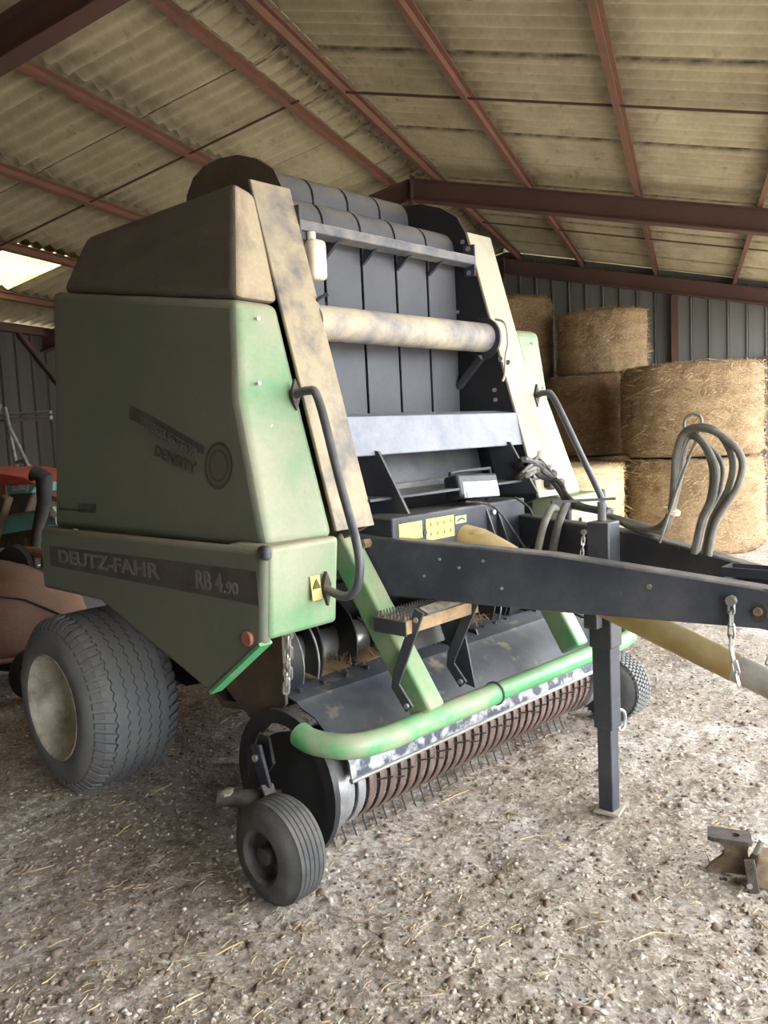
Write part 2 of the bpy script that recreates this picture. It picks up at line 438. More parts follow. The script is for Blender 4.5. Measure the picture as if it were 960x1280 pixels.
def smooth(P, k=6, closed=False):
    """Catmull-Rom through the points"""
    out = []
    n = len(P)
    rng = range(n) if closed else range(n - 1)
    for i in rng:
        if closed:
            a, b, c, d = P[(i - 1) % n], P[i], P[(i + 1) % n], P[(i + 2) % n]
        else:
            a, b, c, d = P[max(i - 1, 0)], P[i], P[i + 1], P[min(i + 2, n - 1)]
        for j in range(k):
            t = j / k
            out.append(0.5 * ((2 * b) + (c - a) * t + (2 * a - 5 * b + 4 * c - d) * t * t + (3 * b - a - 3 * c + d) * t ** 3))
    if not closed:
        out.append(P[-1])
    return out

def tag(o, label=None, cat=None, group=None, kind=None):
    if label: o['label'] = label
    if cat: o['category'] = cat
    if group: o['group'] = group
    if kind: o['kind'] = kind
    return o

def empty(name, loc=(0, 0, 0), rz=0.0):
    o = bpy.data.objects.new(name, None)
    o.empty_display_size = 0.2
    COL.objects.link(o)
    o.location = loc
    o.rotation_euler = (0, 0, rz)
    return o

def link_copy(o, parent=None, loc=None, rot=None, scale=None):
    c = o.copy()
    COL.objects.link(c)
    if parent is not None: c.parent = parent
    if loc is not None: c.location = loc
    if rot is not None: c.rotation_euler = rot
    if scale is not None: c.scale = scale
    return c

def shared(name, me, parent, loc=(0, 0, 0), rot=(0, 0, 0), scale=(1, 1, 1)):
    o = bpy.data.objects.new(name, me)
    COL.objects.link(o)
    o.parent = parent
    o.location, o.rotation_euler, o.scale = loc, rot, scale
    return o

def text(name, body, m, parent, mw, size, width=None, extrude=0.001, shear=0.0, bold=0.02):
    """flat print: text mesh laid with local X/Y along the given matrix"""
    cu = bpy.data.curves.new(name, 'FONT')
    cu.body = body; cu.size = size; cu.extrude = extrude; cu.resolution_u = 3
    cu.shear = shear
    cu.offset = size * bold
    t = bpy.data.objects.new(name + '_curve', cu)
    COL.objects.link(t)
    bpy.context.view_layer.update()
    me = bpy.data.meshes.new_from_object(t.evaluated_get(bpy.context.evaluated_depsgraph_get()))
    bpy.data.objects.remove(t); bpy.data.curves.remove(cu)
    xs = [v.co.x for v in me.vertices]; w = max(xs) - min(xs)
    k = (width / w) if width else 1.0
    x0 = min(xs)
    for v in me.vertices:
        co = v.co.copy()
        v.co = mw @ Vector(((co.x - x0) * k, co.y, co.z))
    me.materials.clear(); me.materials.append(M[m])
    o = bpy.data.objects.new(name, me)
    COL.objects.link(o); o.parent = parent
    return o

def front_faces(o, m2, lim=-0.6):
    """the folded front of a sheet carries its own paint wear"""
    o.data.materials.append(M[m2])
    for p in o.data.polygons:
        if p.normal.y < lim:
            p.material_index = 1

def frame(o, ex, ey):
    ex, ey = Vector(ex).normalized(), Vector(ey).normalized()
    ez = ex.cross(ey).normalized(); ey = ez.cross(ex)
    m = Matrix((ex, ey, ez)).transposed().to_4x4()
    m.translation = Vector(o)
    return m

# ---------------------------------------------------------------- the barn
RT, RZ, SL = -3.09, 4.80, R(12.96)         # ridge position, ridge height, roof pitch
TAN = math.tan(SL)
Y0, Y1 = -5.05, 15.85
FRAMES = (-0.8, 4.4, 9.65, 14.85)
T_LEFT, T_RIGHT = -8.9, 3.0

def roof_z(x):
    return RZ - abs(x - RT) * TAN

ceiling = tag(empty('ceiling', (0, 0, 0)), 'pitched barn roof of corrugated fibre cement sheets on red oxide purlins', kind='structure')

def sheet_mesh(length, width=0.99, pitch=0.19, amp=0.027):
    mb = MB()
    n = 56
    th = 0.007
    def prof(u):
        return amp * math.cos(2 * math.pi * u / pitch)
    V = []
    for dz in (0.0, th):
        for x in (0.0, length):
            for i in range(n + 1):
                u = width * i / n
                V.append((x, u, prof(u) + dz))
    k = n + 1
    F = []
    for i in range(n):
        F.append((i, i + 1, k + i + 1, k + i))
        F.append((2 * k + i, 3 * k + i, 3 * k + i + 1, 2 * k + i + 1))
        F.append((i, 2 * k + i, 2 * k + i + 1, i + 1))
        F.append((k + i, k + i + 1, 3 * k + i + 1, 3 * k + i))
    F += [(0, k, 3 * k, 2 * k), (n, 2 * k + n, 3 * k + n, k + n)]
    mb.add(V, F)
    return mb

OFFS = [(0.05, 1.50), (1.37, 2.70), (2.58, 3.92), (3.80, 5.06), (4.95, 6.15)]
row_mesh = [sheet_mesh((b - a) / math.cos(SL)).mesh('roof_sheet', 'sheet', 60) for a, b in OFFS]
sky_mesh = sheet_mesh((OFFS[3][1] - OFFS[3][0]) / math.cos(SL)).mesh('skylight_sheet', 'skylight', 60)
for side in (-1, 1):
    for r_, (a, b) in enumerate(OFFS):
        for k in range(22):
            y = Y0 + 0.95 * k
            lift = 0.025 + 0.028 * (len(OFFS) - 1 - r_) / 4 + 0.016 * (k % 2)
            sky = (side < 0 and r_ == 3 and abs(y - 7.30) < 0.1)
            x = RT + side * a
            z = RZ - a * TAN + lift + 0.02
            # sheet X runs down the slope
            if side > 0:
                rot = (0, SL, 0)
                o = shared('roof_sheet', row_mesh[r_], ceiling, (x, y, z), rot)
            else:
                rot = (0, SL, math.pi)
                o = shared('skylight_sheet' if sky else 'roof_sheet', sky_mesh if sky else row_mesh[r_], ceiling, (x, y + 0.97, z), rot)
            if sky:
                o['label'] = 'bright translucent corrugated roof sheet'
# ridge caps: bent pieces one metre long
cap = MB()
prof = [(-0.30, -0.30 * TAN + 0.07), (-0.12, -0.12 * TAN + 0.085), (0, 0.12), (0.12, -0.12 * TAN + 0.085), (0.30, -0.30 * TAN + 0.07)]
pts = [(x, z) for x, z in prof] + [(x, z + 0.008) for x, z in prof[::-1]]
cap.prism(pts, 'y', 0, 0.98)
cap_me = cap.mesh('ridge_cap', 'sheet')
for k in range(22):
    shared('ridge_cap', cap_me, ceiling, (RT, Y0 + 0.95 * k, RZ - 0.01 + 0.006 * (k % 2)))
# purlins: rolled steel channels along the barn
def channel(w, h, t, y0, y1):
    mb = MB()
    P = [(-w / 2, 0), (w / 2, 0), (w / 2, t), (-w / 2 + t, t), (-w / 2 + t, h - t), (w / 2, h - t), (w / 2, h), (-w / 2, h)]
    mb.prism(P, 'y', y0, y1)
    return mb
pur_me = channel(0.055, 0.10, 0.008, Y0, Y1).mesh('purlin', 'oxide')
for side in (-1, 1):
    for off in (0.27, 1.37, 2.58, 3.80, 4.93, 5.83):
        shared('purlin', pur_me, ceiling, (RT + side * off, 0, RZ - off * TAN - 0.098), (0, side * SL, 0))
# sag rods half way between the frames
for y in (2.4, 7.0, 12.1):
    for side in (-1, 1):
        MB().tube([(RT + side * 0.2, y, RZ - 0.2 * TAN - 0.045), (RT + side * 5.85, y, RZ - 5.85 * TAN - 0.045)], 0.011, 6).build('sag_rod', 'oxide_dark', ceiling)
# portal frames: I-section rafters with apex plates, columns along both eaves
def ibeam(p0, p1, w, h, up):
    mb = MB()
    p0, p1 = Vector(p0), Vector(p1)
    d = (p1 - p0).normalized(); a = d.cross(Vector(up)).normalized(); b = a.cross(d)
    mb.bar(p0 + b * (h / 2 - 0.007), p1 + b * (h / 2 - 0.007), w, 0.014, up)
    mb.bar(p0 - b * (h / 2 - 0.007), p1 - b * (h / 2 - 0.007), w, 0.014, up)
    mb.bar(p0, p1, 0.012, h - 0.02, up)
    return mb
for y in FRAMES:
    for side in (-1, 1):
        drop = 0.10 / math.cos(SL) + 0.135
        a = (RT + side * 0.0, y, RZ - drop)
        b = (RT + side * 5.95, y, RZ - 5.95 * TAN - drop)
        ibeam(a, b, 0.15, 0.25, (0, 0, 1)).build('rafter', 'oxide_dark', ceiling, sharp=30)
    MB().box((RT, y, RZ - 0.245), (0.025, 0.16, 0.33)).build('apex_plate', 'oxide_dark', ceiling)
    for side, tx in ((-1, T_LEFT - 0.17), (1, T_RIGHT - 0.10)):
        zt = roof_z(tx) - 0.3
        ibeam((tx, y, 0.0), (tx, y, zt), 0.15, 0.22, (1, 0, 0)).build('column', 'oxide_dark', ceiling, sharp=30)

# walls: vertical ribbed steel panels, each pan its own piece
def pan_mesh(name, w=0.285, m='cladding'):
    mb = MB()
    P = [(-w / 2, 0), (-w / 2 + 0.012, -0.034), (-w / 2 + 0.03, -0.034), (-w / 2 + 0.042, 0.0), (w / 2 - 0.004, 0.0),
         (w / 2 - 0.004, 0.004), (-w / 2 + 0.042, 0.004), (-w / 2 + 0.03, -0.03), (-w / 2 + 0.012, -0.03), (-w / 2, 0.004)]
    P = [(x, -y) for x, y in P]
    mb.prism(P, 'z', 0, 1)
    return mb.mesh(name, m, 20)
pan = pan_mesh('cladding_panel')
pan_l = pan_mesh('cladding_panel', m='cladding_brown')
back_me = MB().prism([(T_LEFT - 0.05, -0.1), (T_RIGHT + 0.05, -0.1), (T_RIGHT + 0.05, roof_z(T_RIGHT) + 0.03), (RT, RZ + 0.05), (T_LEFT - 0.05, roof_z(T_LEFT) + 0.0)], 'y', 15.045, 15.06)
wall_back = tag(back_me.build('wall_back', 'cladding'), 'dark grey ribbed steel gable wall behind the bales', kind='structure')
nb = int((T_RIGHT - T_LEFT) / 0.289)
for k in range(nb):
    x = T_LEFT + 0.15 + k * 0.289
    shared('cladding_panel', pan, wall_back, (x, 15.035, -0.05), (0, 0, math.pi), (1, 1, roof_z(x) - 0.02))
ibeam((-0.22, 14.9, 0.0), (-0.22, 14.9, roof_z(-0.22) - 0.4), 0.11, 0.14, (0, 1, 0)).build('wall_post', 'oxide_dark', wall_back, sharp=30)
ibeam((-4.6, 14.9, 0.0), (-4.6, 14.9, roof_z(-4.6) - 0.4), 0.11, 0.14, (0, 1, 0)).build('wall_post', 'oxide_dark', wall_back, sharp=30)
for z in (1.2, 2.6):
    MB().box(((T_LEFT + T_RIGHT) / 2, 14.97, z), (T_RIGHT - T_LEFT, 0.06, 0.06)).build('wall_rail', 'oxide_dark', wall_back)

ZE = roof_z(T_LEFT) - 0.03
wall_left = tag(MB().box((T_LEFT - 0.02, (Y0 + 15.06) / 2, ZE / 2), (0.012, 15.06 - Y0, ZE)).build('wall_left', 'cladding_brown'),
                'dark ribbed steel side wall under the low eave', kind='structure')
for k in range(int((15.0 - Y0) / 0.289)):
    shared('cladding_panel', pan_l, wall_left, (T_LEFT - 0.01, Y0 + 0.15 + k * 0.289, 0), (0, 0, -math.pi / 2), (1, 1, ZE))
MB().bar((T_LEFT + 0.06, 9.05, 3.40), (T_LEFT + 0.06, 11.6, 0.9), 0.05, 0.05).build('wall_brace', 'oxide_dark', wall_left)
MB().box((T_LEFT + 0.06, 5, ZE - 0.06), (0.08, 20, 0.1)).build('eave_rail', 'oxide_dark', wall_left)

wall_front = tag(MB().prism([(T_LEFT - 0.05, -0.1), (T_RIGHT + 0.05, -0.1), (T_RIGHT + 0.05, roof_z(T_RIGHT) + 0.03), (RT, RZ + 0.05), (T_LEFT - 0.05, roof_z(T_LEFT) + 0.0)],
                           'y', Y0 - 0.02, Y0).build('wall_front', 'cladding'), 'ribbed steel gable wall behind the photographer', kind='structure')

WR1 = -2.3                                   # end of an unseen wall added to darken the baler's near side; rest open
zr_ = roof_z(T_RIGHT) - 0.03
added_wall_right = tag(MB().box((T_RIGHT + 0.02, (Y0 + WR1) / 2, zr_ / 2), (0.012, WR1 - Y0, zr_)).build('added_wall_right', 'cladding'),
                 'added ribbed steel side wall that shades the baler, beside the open bays', kind='structure')
for k in range(int((WR1 - Y0) / 0.289)):
    shared('cladding_panel', pan, added_wall_right, (T_RIGHT + 0.01, Y0 + 0.15 + k * 0.289, 0), (0, 0, math.pi / 2), (1, 1, zr_))

# ---------------------------------------------------------------- dirt floor
def gz(x, y):
    """height of the trodden dirt"""
    p = Vector((x, y, 0))
    d = math.hypot(x, y)
    h = 0.020 * noise.noise(p * 0.9) + 0.012 * noise.noise(p * 3.1 + Vector((5, 2, 0)))
    if d < 9:
        q = noise.noise(p * 9 + Vector((1, 7, 3)))
        h += 0.010 * q * abs(q) * 2 + 0.006 * noise.noise(p * 21)
        if d < 5.5:
            h += 0.0045 * noise.noise(p * 47) + 0.003 * noise.noise(p * 90)
    return h - 0.012
ys = [0.6]
while ys[-1] < 15.3:
    ys.append(ys[-1] + max(0.016, 0.0075 * ys[-1]))
xs = [0.0]
st = []
x = 0.0
def step(x):
    return 0.018 if -3.4 < x < 1.6 else 0.06
xv = [T_LEFT]
while xv[-1] < T_RIGHT + 0.3:
    xv.append(xv[-1] + step(xv[-1]))
V = [(a, b, gz(a, b)) for b in ys for a in xv]
nx = len(xv)
F = [(j * nx + i, j * nx + i + 1, (j + 1) * nx + i + 1, (j + 1) * nx + i) for j in range(len(ys) - 1) for i in range(nx - 1)]
fm = bpy.data.meshes.new('floor')
fm.from_pydata(V, [], F)
fm.shade_smooth()
fm.materials.append(M['ground'])
floor = bpy.data.objects.new('floor', fm)
COL.objects.link(floor)
tag(floor, 'trodden dirt floor strewn with straw, pebbles and pale lime dust', kind='structure')
M['yard'] = mat('yard_gravel', (150, 142, 130), 0.95, alt=(126, 118, 106), amt=0.45, scale=0.7, fine=0.15, fscale=30)
yard = MB()
yard.add([(T_LEFT - 60, -70, -0.06), (80, -70, -0.06), (80, 80, -0.06), (T_LEFT - 60, 80, -0.06)], [(0, 1, 2, 3)])
tag(yard.build('yard', 'yard'), 'pale gravel yard around the barn', kind='structure')

# ---------------------------------------------------------------- the round baler
# local frame: x across (+ = its far side), y to the rear, z up; front of the machine is -y
BAL = tag(empty('round_baler', (-1.680, 3.796, 0), R(67.59)), 'dusty green round baler with black drawbar, wide rubber belts and low pickup', 'baler')

def yr(z):                      # front plane of the two slanted rails
    return -0.80 + (z - 1.30) * 0.2815

def bolts(parent, pts, axis, r=0.012, name='bolt', m='zinc', h=0.012):
    me = MB().disc((0, 0, 0), r, axis, h, 6).mesh('bolt', m)
    for p in pts:
        shared(name, me, parent, p)

for s in (-1, 1):
    far = s > 0
    # upper green panel: leaning side skin and front face, one folded sheet
    mb = MB()
    def ring(z_f, z_r, xo, yf, yri, yb=0.86, xi=0.80):
        return [(s * xo, yb, z_r), (s * xo, yf, z_f), (s * xi, yri, z_f), (s * xi, yb, z_r)]
    mb.loft([ring(1.275, 1.275, 1.105, -0.77, -0.805), ring(1.80, 1.80, 1.055, -0.60, yr(1.80) + 0.005), ring(2.165, 2.41, 1.02, -0.575, yr(2.165) + 0.005)])
    panel = mb.build('side_panel', 'green_side', BAL, bevel=0.035, seg=4)
    front_faces(panel, 'green')
    bolts(panel, [(s * 0.97, -0.618, 1.86), (s * 0.95, -0.65, 1.70), (s * 0.93, -0.585, 2.10), (s * 0.98, -0.70, 1.50)], 'y', 0.007)
    # lower box with the name band
    lb = MB()
    poly = [(0.86, 1.285), (0.88, 0.99), (0.33, 0.985), (-0.47, 0.715), (-0.81, 0.955), (-0.845, 1.285)]
    lb.prism(poly, 'x', s * 1.175, s * 1.125)
    box = lb.build('side_skirt', 'green_side', BAL, bevel=0.022, seg=3)
    fb_ = MB()
    fb_.prism([(-0.857, 1.290), (-0.822, 0.962), (-0.60, 0.985), (-0.60, 1.290)], 'x', s * 1.155, s * 0.83)
    fbo = fb_.build('skirt_front', 'green', box, bevel=0.02, seg=3)
    ln = MB()
    ln.bar((s * 1.155, -0.478, 0.722), (s * 1.155, -0.80, 0.952), 0.055, 0.012)
    ln.build('skirt_edge', 'green_tube', box)
    MB().box((s * 1.168, -0.842, 1.272), (0.03, 0.05, 0.05)).build('corner_cap', 'guard', box, bevel=0.012)
    MB().disc((s * 1.182, -0.735, 0.965), 0.027, 'x', 0.016, 20).build('reflector', 'reflector', box, bevel=0.003)
    ws = MB().box((s * 0.955, -0.852, 1.117), (0.046, 0.004, 0.088), Matrix.Rotation(R(-6), 3, 'X')).build('warning_sticker', 'sticker_pale', box)
    MB().prism([(s * 0.955 - 0.018, 1.115), (s * 0.955 + 0.018, 1.115), (s * 0.955, 1.15)], 'y', -0.8585, -0.856).build('warning_mark', 'sticker_print', ws)
    # dark hood over the chamber side
    hd = MB()
    ho, ht = (1.015, 0.955) if s < 0 else (0.785, 0.78)
    hd.loft([[(s * ho, 0.78, 2.395), (s * ho, -0.572 if s < 0 else yr(2.165) + 0.02, 2.165), (s * 0.785, yr(2.165) - 0.002, 2.165), (s * 0.70, 0.78, 2.395)],
             [(s * ht, 0.60, 2.63), (s * ht, -0.54 if s < 0 else yr(2.62) + 0.02, 2.605), (s * 0.785, yr(2.62) - 0.002, 2.62), (s * 0.70, 0.60, 2.63)]])
    hood = hd.build('hood', 'hood_side', BAL, bevel=0.04 if s < 0 else 0.004, seg=4)
    front_faces(hood, 'hood_front')
    # slanted rail
    rl = MB()
    xo, xi = 0.80, 0.595
    for (xa, xb, d0, d1) in ((xo, xi, 0.0, 0.012),):
        Q = []
        for z in (1.30, 2.665):
            Q.append([(s * xo, yr(z) - 0.012, z), (s * xi, yr(z) - 0.012, z), (s * xi, yr(z) + 0.004, z), (s * xo, yr(z) + 0.004, z)])
        rl.loft(Q)
    rail = rl.build('frame_rail', 'rail_pale' if far else 'rail', BAL, bevel=0.004)
    # chamber side plate with rounded head
    P = [(yr(1.30) + 0.004, 1.30), (yr(2.66) + 0.004, 2.66)]
    P += [(-0.36, 2.755), (-0.25, 2.825), (-0.13, 2.87), (0.0, 2.888), (0.12, 2.882), (0.20, 2.855), (0.26, 2.79), (0.28, 2.68)]
    P += [(0.30, 2.50), (0.90, 2.20), (0.90, 0.95), (-0.25, 0.95), (-0.45, 1.15)]
    sp = MB().prism(P, 'x', s * 0.598, s * 0.622).build('chamber_side_plate', 'black_clean', BAL)
    if s < 0:
        sp['label'] = 'dark brown rounded chamber plate'
        sp.data.materials[0] = mat('brown_chamber_plate', (98, 85, 72), 0.8, alt=(116, 100, 84), amt=0.4, scale=6, fine=0.12)
    bolts(sp, [(s * 0.594, y, z) for y, z in ((yr(2.5) + 0.15, 2.52), (yr(2.45) + 0.16, 2.40), (yr(2.3) + 0.17, 2.27), (yr(2.2) + 0.10, 2.17), (yr(2.2) + 0.15, 2.62),
                                              (yr(1.85) + 0.08, 1.85), (yr(1.8) + 0.09, 1.80), (0.0, 2.78))], 'x', 0.011, h=0.014)
    # rear tyre with zig-zag treads
    TY, TZ, TR_, TW = 0.79, 0.425, 0.425, 0.46
    x0 = s * 1.215
    wheel = MB()
    prof = [(0.0, 0.245), (-0.012, 0.262), (-0.012, 0.32), (0.008, 0.365), (0.035, 0.395), (0.075, 0.415), (0.15, 0.424), (0.23, 0.426), (0.31, 0.424), (0.385, 0.415), (0.425, 0.395), (0.452, 0.365), (0.472, 0.32), (0.472, 0.262), (0.46, 0.245)]
    wheel.lathe([(-s * t, r) for t, r in prof], (x0, TY, TZ), 'x', 72)
    tyre = wheel.build('rear_tyre', 'tyre', BAL, sharp=60)
    # tread: shoulder lugs and zig-zag ribs standing proud between narrow grooves
    lug = MB()
    NZ = 54
    for edge, t_in, t_out in ((0, 0.012, 0.092), (1, 0.448, 0.368)):
        for k in range(NZ):
            a0 = 2 * math.pi * (k + 0.12) / NZ; a1 = 2 * math.pi * (k + 0.72) / NZ
            am = (a0 + a1) / 2
            ring_ = []
            for (t, r) in ((t_in, 0.372), (t_in + (t_out - t_in) * 0.4, 0.412), (t_out, 0.424)):
                w0, w1 = (a0, a1) if t != t_out else (am - 0.004, am + 0.030)
                ring_.append([(x0 - s * t, TY + r * math.cos(w0), TZ + r * math.sin(w0)), (x0 - s * t, TY + r * math.cos(w1), TZ + r * math.sin(w1)),
                              (x0 - s * t, TY + (r + 0.010) * math.cos(w1), TZ + (r + 0.010) * math.sin(w1)), (x0 - s * t, TY + (r + 0.010) * math.cos(w0), TZ + (r + 0.010) * math.sin(w0))])
            lug.loft(ring_)
    lo = lug.build('shoulder_lugs', 'tyre', tyre); lo['kind'] = 'stuff'
    zz = MB()
    bands = [(0.098, 0.152), (0.157, 0.206), (0.211, 0.260), (0.265, 0.315), (0.320, 0.364)]
    NA = 216
    for bi, (ta, tb) in enumerate(bands):
        V_, F_ = [], []
        for k in range(NA):
            a = 2 * math.pi * k / NA
            z1 = 0.0048 * (1 if (k // 2) % 2 else -1)
            for t in (ta + z1, tb + z1):
                rad = 0.4135 + 0.0125 * math.sqrt(max(0, 1 - ((t - 0.23) / 0.21) ** 2)) + 0.0045
                for dr in (-0.012, 0):
                    V_.append((x0 - s * t, TY + (rad + dr) * math.cos(a), TZ + (rad + dr) * math.sin(a)))
        for k in range(NA):
            j = (k + 1) % NA
            q = lambda c, i: c * 4 + i
            F_ += [(q(k, 1), q(k, 3), q(j, 3), q(j, 1)), (q(k, 0), q(k, 1), q(j, 1), q(j, 0)), (q(k, 3), q(k, 2), q(j, 2), q(j, 3))]
        rb = MB().add(V_, F_).build('tread_rib', 'tyre', tyre, sharp=40)
    rimb = MB()
    rimb.lathe([(-s * t, r) for t, r in [(-0.006, 0.262), (-0.012, 0.252), (0.0, 0.242), (0.02, 0.236), (0.035, 0.218), (0.07, 0.205), (0.15, 0.198), (0.17, 0.18), (0.17, 0.10), (0.15, 0.09), (0.15, 0.001)]], (x0, TY, TZ), 'x', 56)
    rim = rimb.build('wheel_rim', 'rim', BAL, sharp=40)
    bolts(rim, [(x0 - s * 0.162, TY + 0.125 * math.cos(k * math.pi / 3), TZ + 0.125 * math.sin(k * math.pi / 3)) for k in range(6)], 'x', 0.014, 'wheel_nut', 'rim_dark', 0.024)
    # pickup gauge wheel
    GX, GY, GZ = (-1.215 if s < 0 else 1.30), (-0.77 if s < 0 else -0.86), 0.188
    gp = [(0.012, 0.085), (0.0, 0.098), (0.002, 0.13), (0.014, 0.160), (0.032, 0.177)]
    tt = 0.032
    for k in range(5):
        gp += [(tt + 0.002, 0.184), (tt + 0.015, 0.186), (tt + 0.0165, 0.1795), (tt + 0.0195, 0.1795)]
        tt += 0.0205
    gp += [(tt + 0.002, 0.183), (tt + 0.012, 0.177), (0.166, 0.160), (0.178, 0.13), (0.18, 0.098), (0.168, 0.085)]
    gw = MB().lathe([(-s * t, r) for t, r in gp], (GX, GY, GZ), 'x', 56)
    gt = gw.build('gauge_tyre', 'tyre_dark', BAL, sharp=40)
    gr = MB().lathe([(-s * t, r) for t, r in [(0.006, 0.10), (0.004, 0.094), (0.016, 0.088), (0.045, 0.078), (0.05, 0.045), (0.035, 0.035), (0.012, 0.032), (0.008, 0.024), (0.008, 0.001)]], (GX, GY, GZ), 'x', 40)
    gr.build('gauge_rim', 'rim_dark', gt, sharp=40)
    if far:
        kn = MB()
        for k in range(46):
            for q in range(6):
                a = 2 * math.pi * (k + 0.5 * (q % 2)) / 46
                t = 0.022 + q * 0.025
                c = (GX - s * t, GY + 0.186 * math.cos(a), GZ + 0.186 * math.sin(a))
                kn.box(c, (0.019, 0.012, 0.016), Matrix.Rotation(a, 3, 'X'))
        ko = kn.build('tread_blocks', 'tyre', gt); ko['kind'] = 'stuff'
    # wheel carrier
    ox, oy = (0, -0.03) if s < 0 else (0.11, -0.12)
    wc = MB()
    wc.bar((s * (1.00 + ox), -0.47 + oy, 0.47), (s * (0.985 + ox), -0.50 + oy, 0.30), 0.016, 0.06, (0, 1, 0))
    wc.bar((s * (0.985 + ox), -0.50 + oy, 0.31), (s * (1.02 + ox), -0.62 + oy, 0.20), 0.016, 0.055, (1, 0, 0))
    arm = wc.build('wheel_bracket', 'black', BAL, bevel=0.004)
    MB().prism([(-0.46 + oy, 0.50), (-0.52 + oy, 0.50), (-0.54 + oy, 0.40), (-0.40 + oy, 0.24), (-0.36 + oy, 0.26)], 'x', s * (0.965 + ox), s * (0.978 + ox)).build('bracket_web', 'black_clean', arm)
    MB().tube([(s * (0.90 + ox), -0.60 + oy, 0.19), (s * (1.10 + ox), -0.74 + oy * 0.9, 0.188)], 0.02, 10).build('axle', 'black', arm)
    MB().tube([(s * (1.12 + ox), -0.36 + oy, 0.27), (s * (1.04 + ox), -0.43 + oy, 0.255), (s * (0.93 + ox), -0.52 + oy, 0.24)], [0.033, 0.036, 0.033], 12).build('pivot_stub', 'casting_dark', arm)
    MB().ball((s * (1.09 + ox), -0.385 + oy, 0.287), 0.034, 10, (1.1, 1.0, 0.4)).build('dried_mud', 'foot', arm)
    bolts(arm, [(s * (1.012 + ox), -0.475 + oy, 0.42)], 'x', 0.014)
    # grab handle
    hp = [(s * 0.835, -0.648, 1.812), (s * 0.822, -0.72, 1.826), (s * 0.822, -0.775, 1.79), (s * 0.858, -0.90, 1.50), (s * 0.885, -1.005, 1.25), (s * 0.905, -1.01, 1.13), (s * 0.91, -0.955, 1.088), (s * 0.91, -0.855, 1.105)]
    h = MB().tube(hp, 0.0165, 12, spline=5).build('grab_handle', 'black', BAL)
    MB().prism([(s * 0.835 - 0.018, 1.80), (s * 0.835, 1.755), (s * 0.835 + 0.018, 1.80), (s * 0.835 + 0.018, 1.83), (s * 0.835, 1.875), (s * 0.835 - 0.018, 1.83)], 'y', -0.668, -0.655).build('handle_plate', 'casting_dark', h)
    MB().prism([(s * 0.91 - 0.018, 1.10), (s * 0.91, 1.045), (s * 0.91 + 0.018, 1.10), (s * 0.91 + 0.018, 1.125), (s * 0.91, 1.17), (s * 0.91 - 0.018, 1.125)], 'y', -0.866, -0.85).build('handle_plate', 'casting_dark', h)
    # green pickup arm
    ga = MB().bar((s * 0.585, -0.60, 1.24), (s * 0.555, -1.015, 0.575), 0.115, 0.095, (1, 0, 0))
    ga.build('pickup_arm', 'green_arm', BAL, bevel=0.014, seg=3)
    # dark plate below the skirt
    MB().prism([(-0.12, 0.66), (-0.42, 0.47), (-0.58, 0.62), (-0.58, 0.96), (-0.05, 0.96)], 'x', s * 0.905, s * 0.892).build('lower_side_plate', 'brown' if s < 0 else 'black_clean', BAL)

# tailgate and chamber body behind the belts
tp = [(0.60, 0.85), (1.10, 0.62), (1.50, 0.85), (1.72, 1.25), (1.74, 1.70), (1.55, 2.15), (1.20, 2.45), (0.75, 2.56), (0.60, 2.40)]
MB().prism(tp, 'x', -0.60, 0.60).build('tailgate', 'green_side', BAL, bevel=0.04, seg=3)
MB().box((0, 0.30, 1.60), (1.21, 0.9, 1.30)).build('chamber_body', 'black_clean', BAL)
MB().bar((-1.0, 0.79, 0.425), (1.0, 0.79, 0.425), 0.11, 0.11).build('axle_beam', 'black', BAL)
MB().prism([(-0.2, 0.95), (0.95, 0.95), (0.95, 0.46), (0.6, 0.40), (-0.1, 0.60)], 'x', -0.60, 0.60).build('belly_pan', 'black_clean', BAL)

# belts: five endless belts over the front roller and up over the rear one
def belt_path():
    P = [(-0.335, 1.40), (-0.335, 2.585)]
    for k in range(0, 13):
        a = R(180 - k * 12.5)
        P.append((-0.230 + 0.105 * math.cos(a), 2.585 + 0.105 * math.sin(a)))
    P += [(-0.09, 2.40), (-0.05, 2.42)]
    for k in range(0, 13):
        a = R(185 - k * 14)
        P.append((0.085 + 0.115 * math.cos(a), 2.80 + 0.115 * math.sin(a)))
    P += [(0.25, 2.60), (0.35, 2.40)]
    return P
BP = [Vector((0, y, z)) for y, z in belt_path()]
for k in range(5):
    xc = (k - 2) * 0.236 + 0.012
    w = 0.219
    rings = []
    for i, p in enumerate(BP):
        t = (BP[min(i + 1, len(BP) - 1)] - BP[max(i - 1, 0)]).normalized()
        n_ = Vector((0, -t.z, t.y))
        q = p + n_ * 0.004; r2 = p - n_ * 0.004
        rings.append([(xc - w / 2, q.y, q.z), (xc + w / 2, q.y, q.z), (xc + w / 2, r2.y, r2.z), (xc - w / 2, r2.y, r2.z)])
    MB().loft(rings).build('belt', 'belt', BAL, sharp=50)
MB().tube([(-0.60, -0.230, 2.585), (0.60, -0.230, 2.585)], 0.098, 24).build('front_roller', 'steel', BAL)
ur = MB().tube([(-0.60, 0.085, 2.80), (0.60, 0.085, 2.80)], 0.107, 24).build('upper_roller', 'steel', BAL)
MB().tube([(-0.60, -0.06, 2.74), (0.60, -0.06, 2.74)], 0.022, 16).build('scraper_roller', 'zinc', BAL)
MB().box((0, -0.29, 1.62), (1.2, 0.01, 0.9)).build('belt_backing', 'black_clean', BAL)

